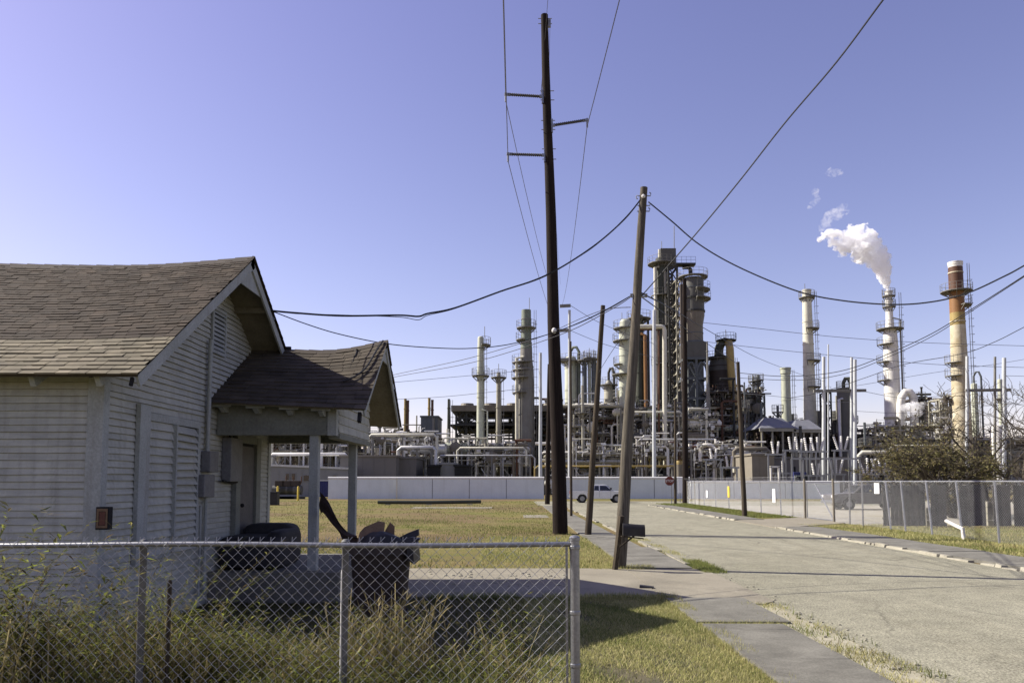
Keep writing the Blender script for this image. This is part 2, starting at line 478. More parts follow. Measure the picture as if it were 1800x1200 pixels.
LEAF_M = M_island('mesquite_leaves', [(0, (.10, .098, .038)), (.4, (.145, .135, .055)), (.75, (.18, .15, .072)), (1, (.12, .10, .05))], .85, .3)

STRAW = M_island('dry_straw_stems', [(0, (.17, .14, .065)), (.4, (.27, .225, .105)), (.7, (.12, .10, .045)), (1, (.34, .29, .15))], .85, .3)
# ================================================================== SETTING
def structure(name, mb_or_obj, mat=None):
    o = mb_or_obj.build(name, mat) if isinstance(mb_or_obj, MB) else mb_or_obj
    return tag(o, kind='structure')
structure('ground', MB().poly([(-2500, -200, 0), (2500, -200, 0), (2500, 4500, 0), (-2500, 4500, 0)]), MT['grass'])

ROADX0, ROADX1 = 3.92, 10.4
def edge(x, y): return x + .07 * mnoise.noise(Vector((y * .35, x, 0))) + .04 * mnoise.noise(Vector((y * 1.3, x, 3)))
rb = MB()
ys = [-12 + i * .6 for i in range(int(72 / .6) + 1)]
for a, b in zip(ys[:-1], ys[1:]):
    rb.poly([(edge(ROADX0, a), a, .012), (ROADX1 + .02, a, .012), (ROADX1 + .02, b, .012), (edge(ROADX0, b), b, .012)])
structure('road', rb, MT['asphalt'])
structure('cross_street', MB().poly([(2.0, 57, .008), (30, 57, .008), (30, 69.5, .008), (2.0, 69.5, .008)]), MT['asphalt'])
# left sidewalk in slabs with open joints
sw = MB()
y = -6.0
while y < 9.4:
    y2 = min(y + 1.52, 9.55)
    dz = rng.uniform(-.006, .006)
    sw.hexa([(2.42, y + .008, -.1), (3.44, y + .008, -.1), (3.44, y2 - .008, -.1), (2.42, y2 - .008, -.1), (2.42, y + .008, .05 + dz), (3.44, y + .008, .05), (3.44, y2 - .008, .05), (2.42, y2 - .008, .05 - dz)])
    y = y2
for (ya, yb, xa, xb) in ((9.75, 11.75, 2.40, 3.62), (15.75, 18.2, 2.45, 3.80), (18.22, 20.6, 2.45, 3.80), (20.62, 24, 2.4, 3.6), (24.02, 28, 2.35, 3.5), (28.03, 33, 2.35, 3.5), (33.05, 40, 2.3, 3.4), (40.05, 56, 2.3, 3.4)):
    sw.box(xa, xb, ya, yb, -.1, .045 + rng.uniform(-.006, .006))
structure('sidewalk', sw, MT['walk'])
dr = MB()
dr.prism([(-4.4, 11.85, -.1), (2.38, 11.85, -.1), (2.38, 15.7, -.1), (-4.4, 15.7, -.1)], (0, 0, .135))
dr.prism([(2.40, 11.8, -.1), (3.75, 11.2, -.1), (4.02, 11.5, -.1), (4.02, 15.4, -.1), (3.8, 15.7, -.1), (2.40, 15.7, -.1)], (0, 0, .128))
structure('driveway', dr, MT['drive'])
structure('path', MB().box(.6, 1.9, 38, 41.0, -.1, .02).box(-7, -1.4, 51.0, 53.5, -.1, .025), MT['drive'])
# left kerb, mostly buried; right kerb, broken and whitish
kl = MB()
y = 5.0
while y < 56:
    ln = rng.uniform(.5, 2.4)
    if not (11.0 < y < 15.6) and rng.random() < (.28 if y < 11 else .9):
        x = 3.80 if y < 11 else 3.82
        kl.hexa([(x, y, -.1), (x + .13, y, -.1), (x + .13, y + ln, -.1), (x, y + ln, -.1),
                 (x + rng.uniform(-.02, .02), y, .05 + rng.uniform(-.02, .03)), (x + .12, y, .05), (x + .12 + rng.uniform(-.02, .01), y + ln, .05), (x, y + ln, .055 + rng.uniform(-.02, .03))])
    y += ln + rng.uniform(.01, .12)
kr = MB()
y = 9.0
while y < 57:
    ln = rng.uniform(.15, .9)
    if 29.5 < y < 34.5:
        y += ln; continue
    k = mnoise.noise(Vector((y * .35, 2.2, 0)))
    h = max(.035, .075 + k * .045 + rng.uniform(-.02, .012)); h2 = max(.03, h + rng.uniform(-.03, .02))
    x = ROADX1 + rng.uniform(-.03, .04)
    if rng.random() < .97:
        kr.hexa([(x, y, -.1), (x + .20, y, -.1), (x + .20, y + ln, -.1), (x, y + ln, -.1),
                 (x + .03 + rng.uniform(0, .05), y + rng.uniform(0, .03), h), (x + .17, y, h), (x + .17, y + ln, h2), (x + .03 + rng.uniform(0, .05), y + ln - rng.uniform(0, .03), h2)])
    y += ln + (.0 if rng.random() < .85 else rng.uniform(.02, .25))
structure('kerb', kl, MT['kerb']); structure('kerb', kr, MT['kerb'])
rs = MB()
y = 7.0
while y < 29:
    rs.box(10.62, 12.15, y, y + 1.5, -.1, .07 + rng.uniform(-.008, .008)); y += 1.515
structure('sidewalk', rs, MT['walk'])
structure('driveway', MB().prism([(10.45, 29.2, -.1), (14.6, 32.6, -.1), (14.6, 37.6, -.1), (10.45, 35.0, -.1)], (0, 0, .14)), MT['drive'])
structure('sidewalk', MB().box(10.62, 12.0, 35.4, 56, -.1, .06), MT['walk'])
structure('yard', MB().poly([(-14, 6.9, .004), (2.3, 6.9, .004), (2.3, 11.84, .004), (-14, 11.84, .004)]), M('shade_darkened_soil', (.10, .085, .05), (.06, .058, .03), 1.5, .95, 0, 25, .4))  # weedy soil, with the house shade also put into its dark colour
structure('gravel_verge', MB().poly([(3.43, -6, .008), (4.1, -6, .008), (4.1, 11.4, .008), (3.43, 11.4, .008)]), concrete('verge_gravel', (.27, .25, .18), (.36, .335, .255), 2.5, (.17, .145, .09)))
structure('gravel_yard', MB().poly([(14.7, 31.5, .006), (60, 31.5, .006), (60, 68, .006), (14.7, 68, .006)]), MT['gravel'])

# ---- grass as blades
nr = np.random.default_rng(11)
GRASS_MATS = [BLADE, BLADE_G, BLADE_Y, BLADE_F]
def blades(n, xr, yr, hr, wr, mi, z=0.0, lean=.5, mask=None):
    x = nr.uniform(*xr, n); y = nr.uniform(*yr, n)
    if mask is not None:
        k = mask(x, y); x, y = x[k], y[k]; n = len(x)
    h = nr.uniform(*hr, n) * nr.uniform(.6, 1.2, n); w = nr.uniform(*wr, n)
    a = nr.uniform(0, 2 * PI, n); b = nr.uniform(0, 2 * PI, n); l = nr.uniform(.1, lean, n) * h
    dx, dy = np.cos(a) * w / 2, np.sin(a) * w / 2
    V = np.zeros((n, 4, 3), np.float32)
    V[:, 0] = np.stack([x - dx, y - dy, np.full(n, z - .01)], 1)
    V[:, 1] = np.stack([x + dx, y + dy, np.full(n, z - .01)], 1)
    tx, ty = x + np.cos(b) * l, y + np.sin(b) * l
    V[:, 2] = np.stack([tx + dx * .25, ty + dy * .25, z + h], 1)
    V[:, 3] = np.stack([tx - dx * .25, ty - dy * .25, z + h], 1)
    return V, mi
def patch(sc, th, seed=0):
    def f(x, y):
        v = np.sin(x * sc * 1.3 + seed) * np.cos(y * sc * .9 + seed * 2) + .6 * np.sin(x * sc * 3.1 + y * sc * 2.3 + seed) + nr.normal(0, .35, len(x))
        return v > th
    return f
def lawn(name, label, cat, *sets):
    V = np.concatenate([s[0].reshape(-1, 3) for s in sets])
    o = fast_mesh(name, V, 4, GRASS_MATS[0])
    for m_ in GRASS_MATS[1:]: o.data.materials.append(m_)
    o.data.polygons.foreach_set('material_index', np.concatenate([np.full(len(s[0]), s[1], np.int32) for s in sets]))
    return tag(o, label, cat, None, 'stuff')
lawn('grass', 'short straw-yellow lawn grass between the wire fence and the near sidewalk', 'grass',
     blades(70000, (-.2, 2.42), (6.0, 11.75), (.018, .050), (.006, .013), 0, lean=1.6, mask=patch(1.9, -.75, 5)),
     blades(14000, (-.2, 2.42), (6.0, 11.75), (.015, .045), (.006, .013), 3, lean=1.6, mask=patch(1.6, .5, 9)),
     blades(60000, (-.2, 2.42), (6.0, 11.75), (.02, .055), (.006, .013), 1, lean=1.5, mask=patch(1.3, .35, 2)),
     blades(12000, (1.9, 2.52), (6.0, 11.75), (.02, .06), (.004, .008), 0),
     blades(5000, (2.3, 2.62), (6.0, 11.7), (.02, .07), (.004, .009), 0, z=.03, mask=patch(3.0, .5, 4)),
     blades(4200, (-1.5, 2.45), (11.7, 11.98), (.04, .12), (.005, .010), 1, z=.0, mask=patch(2.2, -.1, 6)),
     blades(2500, (.5, 2.6), (11.65, 11.92), (.04, .11), (.005, .010), 0),
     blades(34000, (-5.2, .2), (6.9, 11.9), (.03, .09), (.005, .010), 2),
     blades(6000, (-5.2, -.2), (5.6, 6.9), (.03, .09), (.005, .010), 1),
     blades(9000, (-4.6, .1), (4.55, 5.4), (.30, .60), (.004, .009), 1, lean=.6, mask=patch(1.6, .55, 3)))
lawn('grass', 'patch of grass between the driveway and the big dark pole', 'grass',
     blades(17000, (-.8, 2.45), (15.8, 25.0), (.03, .075), (.008, .016), 0),
     blades(9000, (-.8, 2.45), (15.8, 25.0), (.03, .085), (.008, .016), 1, mask=patch(.9, .3, 2)),
     blades(2500, (1.7, 3.0), (15.55, 16.1), (.03, .10), (.008, .014), 0))
lawn('grass', 'wide brown and green field behind the house up to the pale wall', 'grass',
     blades(30000, (-13, 2.2), (15.9, 36), (.03, .09), (.012, .028), 1, mask=patch(.5, .15, 5)),
     blades(24000, (-13, 2.2), (15.9, 36), (.03, .07), (.012, .028), 3, mask=patch(.4, .35, 1)),
     blades(9000, (-13, 2.2), (15.9, 36), (.03, .07), (.012, .028), 0, mask=patch(.3, .5, 8)),
     blades(16000, (-24, 2.2), (36, 70), (.04, .09), (.025, .05), 3, mask=patch(.22, .5, 1)),
     blades(5000, (-24, 2.2), (36, 70), (.04, .08), (.025, .05), 0, mask=patch(.2, .6, 8)),
     blades(14000, (-24, 2.2), (36, 70), (.04, .10), (.025, .05), 1, mask=patch(.22, .25, 4)))
lawn('grass', 'yellowish grass verge along the foot of the chain link fence across the road', 'grass',
     blades(26000, (12.15, 16.5), (12, 32), (.03, .08), (.012, .025), 0),
     blades(9000, (12.15, 14.4), (12, 30), (.04, .10), (.012, .025), 1, mask=patch(.7, .4, 3)),
     blades(12000, (12.0, 14.6), (37.8, 62), (.04, .10), (.02, .045), 1),
     blades(9000, (15, 30), (20, 32), (.03, .07), (.02, .035), 0),
     blades(3000, (10.55, 10.75), (9, 29), (.02, .07), (.01, .02), 0, mask=patch(.8, .2, 2)))
lawn('grass', 'strip of weedy grass growing between the left sidewalk and the asphalt', 'grass',
     blades(7000, (3.40, 4.0), (5.5, 11.3), (.02, .07), (.006, .012), 0, lean=1.4, mask=patch(1.7, .3, 7)),
     blades(2600, (3.40, 4.0), (5.5, 11.3), (.02, .07), (.007, .013), 3, lean=1.4, mask=patch(1.5, .3, 1)),
     blades(4500, (3.5, 4.1), (6, 11.3), (.03, .10), (.007, .014), 1, lean=1.2, mask=patch(1.9, .85, 3)),
     blades(2600, (3.85, 4.35), (15.0, 17.2), (.04, .11), (.008, .014), 1),
     blades(4200, (3.80, 4.30), (15.6, 24), (.03, .08), (.008, .014), 0, mask=patch(1.3, .2, 9)),
     blades(2200, (2.4, 3.5), (9.5, 9.82), (.02, .06), (.006, .010), 0))
# ================================================================== HOUSE
XW, YN, YF = -4.62, 8.30, 14.05          # gable wall plane, front wall, rear wall
RX, RN, RR, RF = -4.04, 7.90, 11.33, 14.75   # rake end, near eave, ridge, far eave
ZE, ZR = 3.02, 5.34
HL = -13.5                                # far left end of the house
house = thing('house', (XW, YN, 0), 'old white clapboard house with brown shingle roof standing behind the wire fence', 'house')
wp = rng.uniform
def siding(mb, org, u, nrm, urange, z0, z1, step=.080, seg=8, seed=0, groove=.017):
    """lap boards: each course tilts out at its lower edge; slightly wavy"""
    org, u, nrm = Vector(org), Vector(u), Vector(nrm)
    k = 0; z = z0
    while z < z1 - .01:
        zt = min(z + step, z1)
        a0, b0 = urange(z); a1, b1 = urange(zt)
        if b0 - a0 > .02:
            rr = random.Random(seed * 1000 + k)
            off = rr.uniform(-.003, .004); gv_ = groove * rr.uniform(.4, 1.5)
            bow = [rr.uniform(-.004, .004) for _ in range(seg + 1)]
            pts = []
            for i in range(seg + 1):
                t = i / seg
                ub, ut = a0 + (b0 - a0) * t, a1 + (b1 - a1) * t
                lo = org + u * ub + nrm * (.022 + off) + Vector((0, 0, z + gv_ + bow[i]))
                mid = org + u * ub + nrm * -.004 + Vector((0, 0, z + gv_ + bow[i]))
                bk = org + u * ub + nrm * -.004 + Vector((0, 0, z - .004))
                hi = org + u * ut + nrm * .005 + Vector((0, 0, zt + .004))
                pts.append((mid, lo, hi, bk))
            for i in range(seg):
                mb.poly([pts[i][1], pts[i + 1][1], pts[i + 1][2], pts[i][2]])
                mb.poly([pts[i][0], pts[i + 1][0], pts[i + 1][1], pts[i][1]])
                mb.poly([pts[i][3], pts[i + 1][3], pts[i + 1][0], pts[i][0]])
        z += step; k += 1
def roof_z(y):   # underside of main roof at wall
    return ZE - .06 + (ZR - ZE) * ((y - RN) / (RR - RN) if y < RR else (RF - y) / (RF - RR))
def gable_range(z):
    t = max(0, (z - (ZE - .06)) / (ZR - ZE))
    return max(YN, RN + t * (RR - RN)) , min(YF, RF - t * (RF - RR))
w1 = MB(); siding(w1, (0, YN, 0), (1, 0, 0), (0, -1, 0), lambda z: (HL, XW - .155), .0, 3.08, seg=20, seed=1, groove=.009)
w1.box(HL, XW - .03, YN + .03, YF, .02, 3.0)
w1.build('front_wall', MT['white'], house)
w2 = MB(); siding(w2, (XW, 0, 0), (0, 1, 0), (1, 0, 0), lambda z: (max(gable_range(z)[0], YN + .10), gable_range(z)[1]), .0, 5.2, seg=16, seed=2)
w2.build('gable_wall', MT['white'], house)
MB().box(XW - .15, XW + .034, YN - .034, YN - .002, .0, 3.02).build('corner_board', MT['trim'], house, bevel=.004)
MB().box(XW + .002, XW + .034, YN - .002, YN + .095, .0, 3.0).build('corner_board', MT['trim'], house, bevel=.004)
MB().box(XW + .002, XW + .034, YF - .1, YF + .03, 0, 2.9).build('corner_board', MT['trim'], house, bevel=.004)

# main roof: decking, shingle tabs in courses (sagging ridge)
def sag(x):      # ridge dips between the gable ends
    t = min(1, max(0, (RX - x) / 1.9))
    return -.145 * math.sin(t * PI / 2) + .010 * max(0, RX - 1.9 - x) + .006 * math.sin(x * 2.1)
def roof_pt(x, s, lift=0, side=1, y0=RN, y1=RR, z0=ZE, z1=ZR, sagf=sag):
    y = y0 + (y1 - y0) * s; z = z0 + (z1 - z0) * s
    z += sagf(x) * s + .018 * math.sin(x * 1.7 + s * 5) * s * (1 - s) * 2
    n = Vector((0, -(z1 - z0), (y1 - y0))).normalized()
    if y1 < y0: n = -n
    return Vector((x, y, z)) + n * lift
def shingles(mb, xa, xb, courses, s0, s1, tab, P, seed, thick=.012, jitter=.008):
    rr = random.Random(seed)
    ds = (s1 - s0) / courses
    for c in range(courses):
        sa, sb = s0 + c * ds, s0 + (c + 1.12) * ds
        sb = min(sb, 1.0)
        x = xa - rr.uniform(0, tab)
        while x < xb:
            w = tab * rr.uniform(.75, 1.25)
            x0, x1 = max(x, xa), min(x + w - .006, xb)
            if x1 - x0 > .02:
                t = thick + rr.uniform(-.004, jitter)
                sj = sa + rr.uniform(-.04, .06) * ds
                q = [P(x0, sj, t), P(x1, sj + rr.uniform(-.04, .04) * ds, t), P(x1, sb, .003), P(x0, sb, .003)]
                l = [P(x0, sj, 0), P(x1, sj, 0)]
                mb.add([q[0], q[1], q[2], q[3], l[0], l[1]], [(0, 1, 2, 3), (4, 5, 1, 0)])
            x += w
dk = MB()
xs = [HL + (RX - HL) * i / 24 for i in range(25)]
for a, b in zip(xs[:-1], xs[1:]):
    for j in range(6):
        s0, s1 = j / 6, (j + 1) / 6
        for (y0, y1) in ((RN, RR), (RF, RR)):
            P = lambda x, s, l: roof_pt(x, s, l, 1, y0, y1)
            dk.hexa([P(a, s0, -.035), P(b, s0, -.035), P(b, s1, -.035), P(a, s1, -.035), P(a, s0, -.003), P(b, s0, -.003), P(b, s1, -.003), P(a, s1, -.003)])
roof = dk.build('roof', MT['soffit'], house)
Pn = lambda x, s, l: roof_pt(x, s, l)
Pf = lambda x, s, l: roof_pt(x, s, l, 1, RF, RR)
sh = MB(); shingles(sh, HL, RX + .03, 31, .235, 1.0, .17, Pn, 5, .010, .006)
sh.build('shingles', MT['shingle'], roof)
sn = MB(); shingles(sn, HL, RX + .035, 9, -.012, .235, .19, Pn, 6, .013, .008)
sn.build('pale_shingles', MT['shingle_new'], roof)
sf = MB(); shingles(sf, HL, RX + .03, 28, -.01, 1.0, .30, Pf, 8)
sf.build('shingles', MT['shingle'], roof)
rc = MB()
x = HL
while x < RX + .03:
    x1 = min(x + .30, RX + .03)
    a, b = Pn(x, 1, 0), Pn(x1, 1, 0)
    rc.add([a + Vector((0, -.13, -.075)), a + Vector((0, 0, .028)), a + Vector((0, .13, -.075)), b + Vector((0, -.13, -.083)), b + Vector((0, 0, .018)), b + Vector((0, .13, -.083))], [(0, 1, 4, 3), (1, 2, 5, 4)])
    x += .27
rc.build('ridge_cap', MT['felt'], roof)
# barge boards + gusset
bb = MB()
P2 = lambda x, s, l: roof_pt(x, s, l, 1)
for (P, ) in ((Pn,), (Pf,)):
    for j in range(10):
        a, b = j / 10, (j + 1) / 10
        bb.hexa([P(RX - .028, a, -.17), P(RX, a, -.17), P(RX, b, -.17), P(RX - .028, b, -.17), P(RX - .028, a, -.004), P(RX, a, -.004), P(RX, b, -.004), P(RX - .028, b, -.004)])
bb.build('barge_board', MT['trim'], house)
top = Pn(RX, 1, -.1)
MB().prism([top + Vector((-.05, 0, .0)), top + Vector((-.05, -.62, -.43)), top + Vector((-.05, .62, -.43))], (.02, 0, 0)).build('gable_gusset', MT['trim'], house)
# drip edge and rafter tails under the near eave
de = MB()
for a, b in zip(xs[:-1], xs[1:]):
    de.hexa([Pn(a, -.004, -.045), Pn(b, -.004, -.045), Pn(b, .004, -.045), Pn(a, .004, -.045), Pn(a, -.004, -.002), Pn(b, -.004, -.002), Pn(b, .004, -.002), Pn(a, .004, -.002)])
de.build('drip_edge', MT['felt'], house)
for xx in (-4.52, -5.24, -5.96, -6.68, -7.4, -8.12, -8.84):
    a, b = Pn(xx, .012, -.115), Pn(xx, .20, -.115)
    MB().bar(a, b, .06, .15).build('rafter_tail', MT['trim'], house)
MB().bar((RX - .07, RN + .02, ZE - .14), (RX - .07, RN + .05, ZE - .05), .03, .035).build('rafter_tail', MT['dark'], house)
for s_ in (.12,):
    MB().bar((RX - .05, RF - .5, ZE + .2), (XW, RF - .5, ZE + .2), .06, .1).build('lookout', MT['trim'], house)
# purlin ends under the rake overhang
for s_ in (.3, .75):
    p = Pf(RX, s_, -.09)
    MB().bar((RX - .03, p.y, p.z), (XW, p.y, p.z), .06, .09).build('lookout', MT['soffit'], house)

# gable vent
va, vb = onX(371, 585, XW).y, onX(391, 585, XW).y
zv0, zv1 = onX(381, 618, XW).z, onX(381, 548, XW).z
gv = MB(); f = .05
gv.box(XW + .02, XW + .05, va - f, va, zv0 - f, zv1 + f).box(XW + .02, XW + .05, vb, vb + f, zv0 - f, zv1 + f)
gv.box(XW + .02, XW + .05, va, vb, zv0 - f, zv0).box(XW + .02, XW + .05, va, vb, zv1, zv1 + f)
g_ = gv.build('gable_vent', MT['trim'], house)
MB().box(XW + .012, XW + .022, va, vb, zv0, zv1).build('vent_backing', MT['dark'], g_)
ls = MB()
for i in range(9):
    z = zv0 + (zv1 - zv0) * (i + .2) / 9
    ls.hexa([(XW + .048, va, z), (XW + .048, vb, z), (XW + .054, vb, z), (XW + .054, va, z), (XW + .022, va, z + .055), (XW + .022, vb, z + .055), (XW + .030, vb, z + .058), (XW + .030, va, z + .058)])
ls.build('vent_slats', MT['trim'], g_)

# louvred shutters closed over the window
zs0, zs1 = .92, 2.62
yA, yB, yC, yD = 9.02, 9.28, 9.98, 10.74
wfm = MB().box(XW + .02, XW + .075, yA, yB, zs0 - .1, 2.80).box(XW + .02, XW + .06, yB, yD + .07, zs1, zs1 + .10).box(XW + .02, XW + .06, yD, yD + .08, zs0, zs1)
wfm.box(XW + .02, XW + .055, yB, yD, zs0 - .06, zs0)
win = wfm.build('shuttered_window', MT['trim'], house)
MB().box(XW + .02, XW + .026, yB, yD, zs0, zs1).build('shutter_backing', MT['dark'], win)
l1 = MB(); n = 16
for i in range(n):
    z = zs0 + (zs1 - zs0) * i / n; h = (zs1 - zs0) / n
    l1.hexa([(XW + .066, yB, z - .004), (XW + .066, yC - .01, z - .004 + rng.uniform(-.004, .004)), (XW + .055, yC - .01, z), (XW + .055, yB, z),
             (XW + .032, yB, z + h * .98), (XW + .032, yC - .01, z + h * .98), (XW + .026, yC - .01, z + h), (XW + .026, yB, z + h)])
l1.build('shutter', MT['white'], win)
l2 = MB(); n = 17
for i in range(n):
    z = zs0 + (zs1 - zs0) * i / n; h = (zs1 - zs0) / n
    tl = .016 * math.sin(i * .7)
    l2.hexa([(XW + .098, yC + .01, z - .012), (XW + .098, yD - .06, z - .012 + tl), (XW + .085, yD - .06, z - .006 + tl), (XW + .085, yC + .01, z - .006),
             (XW + .036, yC + .01, z + h * .97), (XW + .036, yD - .06, z + h * .97 + tl), (XW + .028, yD - .06, z + h * 1.0 + tl), (XW + .028, yC + .01, z + h * 1.0)])
l2.build('shutter', MT['white'], win)
MB().box(XW + .022, XW + .102, yC - .022, yC + .012, zs0, zs1).build('shutter_stile', MT['trim'], win)

# conduit, meter cans, breaker panel
yc = onX(359, 700, XW).y
cd = MB(); cd.tube([(XW + .075, yc, 3.98), (XW + .07, yc + .01, 3.2), (XW + .07, yc + .005, 2.3)], .032, 10)
cd.tube([(XW + .06, yc - .16, 1.5), (XW + .06, yc - .16, .2)], .018, 8).tube([(XW + .06, yc + .02, 1.9), (XW + .06, yc + .03, .2)], .025, 8)
cd.build('conduit', MT['trim'], house, smooth=True)
mb = MB().box(XW + .02, XW + .16, yc - .10, yc + .22, 1.99, 2.30).build('meter_box', MT['grey_box'], house, bevel=.012)
MB().box(XW + .02, XW + .15, yc - .26, yc + .12, 1.62, 1.95).build('meter_box', MT['grey_box'], house, bevel=.012)
mm = MB().lathe([(.075, 0), (.075, .05), (.055, .085)], (0, 0), 16)
bp = MB().box(XW + .02, XW + .17, 11.72, 12.22, 1.85, 2.55)
bp.build('breaker_panel', MT['grey_box'], house, bevel=.01)
MB().tube([(XW + .09, 11.6, 1.86), (XW + .09, 11.98, 1.83), (XW + .09, 12.2, 1.84)], .02, 8).build('conduit', MT['dark'], house)
MB().tube([(XW + .09, 11.85, 2.55), (XW + .09, 11.85, 2.66), (XW + .09, 12.05, 2.72)], .022, 8).build('conduit', MT['dark'], house)
# door with trim
d0, d1 = 12.36, 13.12
zf = .48
dfm = MB().box(XW + .02, XW + .10, d0 - .20, d0, zf, 2.62).box(XW + .02, XW + .10, d1, d1 + .16, zf, 2.62).box(XW + .02, XW + .095, d0, d1, 2.5, 2.62)
dfm.box(XW + .02, XW + .07, d1 + .2, d1 + .30, zf, 2.62)
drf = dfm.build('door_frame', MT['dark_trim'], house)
dd = MB().box(XW + .012, XW + .03, d0, d1, zf, 2.5)
door = dd.build('door', MT['dark'], house)
MB().box(XW + .03, XW + .055, d0 + .04, d1 - .02, zf + .02, 2.45).build('door_panel', MT['door'], door)
MB().ball((XW + .09, d0 + .12, 1.45), .035).build('door_handle', MT['dark'], door, smooth=True)
# rusty framed recess on the corner board
rbx = MB()
ra, rb2 = at(174, 910, YN - .05), at(197, 910, YN - .05)
zb0, zb1 = at(180, 930, YN - .05).z, at(180, 890, YN - .05).z
rbx.box(ra.x, rb2.x, YN - .12, YN - .035, zb0, zb1)
bx = rbx.build('vent_box', MT['dark'], house, bevel=.006)
fr = MB(); x0, x1 = ra.x + .015, rb2.x - .012
fr.box(x0, x1, YN - .128, YN - .119, zb1 - .05, zb1 - .02).box(x0, x1, YN - .128, YN - .119, zb0 + .02, zb0 + .045).box(x0, x0 + .022, YN - .128, YN - .119, zb0 + .045, zb1 - .05).box(x1 - .018, x1, YN - .128, YN - .119, zb0 + .045, zb1 - .05)
fr.build('rusty_frame', MT['card'], bx)
MB().box(x0 + .03, x1 - .024, YN - .127, YN - .119, zb0 + .05, zb1 - .055).build('rusty_grille', MT['rustbox'], bx)

# ---- porch
PXE, PN_, PR_, PF_ = -2.24, 11.15, 13.05, 14.78
PZE, PZR = 2.95, 4.35
def psag(x):
    t = (PXE - x) / (PXE + 4.3)
    return -.19 * math.sin(min(1, max(0, t) / .55) * PI / 2) + .05 * max(0, t - .55)
def pr(y0, y1):
    def P(x, s, l=0):
        t = (PXE - x) / (PXE + 4.62)
        y = y0 + (y1 - y0) * s; z = PZE + (PZR - PZE) * s
        z += psag(x) * s + .10 * t * (1 - s)
        n = Vector((0, -(PZR - PZE), abs(y1 - y0))).normalized()
        if y1 < y0: n.y = -n.y
        return Vector((x, y, z)) + n * l
    return P
Pa, Pb = pr(PN_, PR_), pr(PF_, PR_)
dk = MB()
pxs = [-4.62 + (PXE + 4.62) * i / 10 for i in range(11)]
for a, b in zip(pxs[:-1], pxs[1:]):
    for P in (Pa, Pb):
        for j in range(5):
            s0, s1 = j / 5, (j + 1) / 5
            dk.hexa([P(a, s0, -.035), P(b, s0, -.035), P(b, s1, -.035), P(a, s1, -.035), P(a, s0, -.003), P(b, s0, -.003), P(b, s1, -.003), P(a, s1, -.003)])
proof = dk.build('porch_roof', MT['soffit'], house)
s1_ = MB(); shingles(s1_, -4.62, PXE + .03, 16, -.012, 1.0, .28, Pa, 15, .012, .008); s1_.build('shingles', MT['porch_shingle'], proof)
s2_ = MB(); shingles(s2_, -4.62, PXE + .03, 15, -.012, 1.0, .28, Pb, 16, .012, .008); s2_.build('shingles', MT['porch_shingle'], proof)
rc = MB(); x = -4.62
while x < PXE + .02:
    x1 = min(x + .28, PXE + .03)
    a, b = Pa(x, 1), Pa(x1, 1)
    rc.add([a + Vector((0, -.11, -.06)), a + Vector((0, 0, .03)), a + Vector((0, .11, -.06)), b + Vector((0, -.11, -.068)), b + Vector((0, 0, .02)), b + Vector((0, .11, -.068))], [(0, 1, 4, 3), (1, 2, 5, 4)])
    x += .25
rc.build('ridge_cap', MT['felt'], proof)
bb = MB()
for P in (Pa, Pb):
    for j in range(6):
        a, b = j / 6, (j + 1) / 6
        bb.hexa([P(PXE - .025, a, -.13), P(PXE, a, -.13), P(PXE, b, -.13), P(PXE - .025, b, -.13), P(PXE - .025, a, -.004), P(PXE, a, -.004), P(PXE, b, -.004), P(PXE - .025, b, -.004)])
bb.build('barge_board', MT['trim'], house)
top = Pa(PXE, 1, -.09)
MB().prism([top + Vector((-.045, 0, 0)), top + Vector((-.045, -.42, -.31)), top + Vector((-.045, .42, -.31))], (.02, 0, 0)).build('gable_gusset', MT['trim'], house)
# cable lying over the porch roof
MB().tube(spline([Pa(PXE - .05, .98, .04), Pa(-2.35, .8, .05), Pa(-2.42, .55, .05), Pa(-2.55, .42, .05), Pa(-2.72, .36, .04)], 6), .016, 6).build('cable', MT['wire'], house)
# beam box under the eaves
BX0, BX1, BY0, BY1 = XW + .03, -2.74, 11.48, 14.0
zb0, zb1 = 2.57, 2.98
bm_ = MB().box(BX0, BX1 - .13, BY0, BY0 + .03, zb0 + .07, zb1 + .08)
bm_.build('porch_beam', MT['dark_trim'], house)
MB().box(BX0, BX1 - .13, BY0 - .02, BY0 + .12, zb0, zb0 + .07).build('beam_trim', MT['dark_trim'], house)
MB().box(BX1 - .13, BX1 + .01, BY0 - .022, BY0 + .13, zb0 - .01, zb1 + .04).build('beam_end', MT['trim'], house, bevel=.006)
e = MB(); siding(e, (BX1, 0, 0), (0, 1, 0), (1, 0, 0), lambda z: (max(BY0 + .13, PN_ + .06 + max(0, (z - 2.93)) * 1.36), min(BY1 + .1, PF_ - .08 - max(0, (z - 2.93)) * 1.22)), zb0 + .04, 4.18, .14, 6, 9)
e.box(BX1 - .03, BX1 + .002, BY0 + .14, BY1 + .05, zb0, 2.98)
e.build('porch_gable', MT['white'], house)
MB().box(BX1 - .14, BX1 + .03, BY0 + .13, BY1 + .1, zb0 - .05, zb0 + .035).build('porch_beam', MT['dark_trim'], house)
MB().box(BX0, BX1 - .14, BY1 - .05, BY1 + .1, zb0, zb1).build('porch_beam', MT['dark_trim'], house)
MB().box(BX0, BX1 - .05, BY0 + .12, BY1 - .05, zb1 + .0, zb1 + .02).build('porch_ceiling', MT['soffit'], house)
for xx in (-4.45, -3.93, -3.42, -2.93):
    p = Pa(xx, .02, -.08)
    MB().prism([(xx - .035, p.y, p.z - .02), (xx - .035, p.y + .32, p.z + .02), (xx - .035, p.y + .32, p.z - .07), (xx - .035, p.y + .14, p.z - .09)], (.07, 0, 0)).box(xx - .14, xx + .14, p.y + .01, p.y + .06, p.z - .012, p.z + .03).build('rafter_tail', MT['trim'], house)
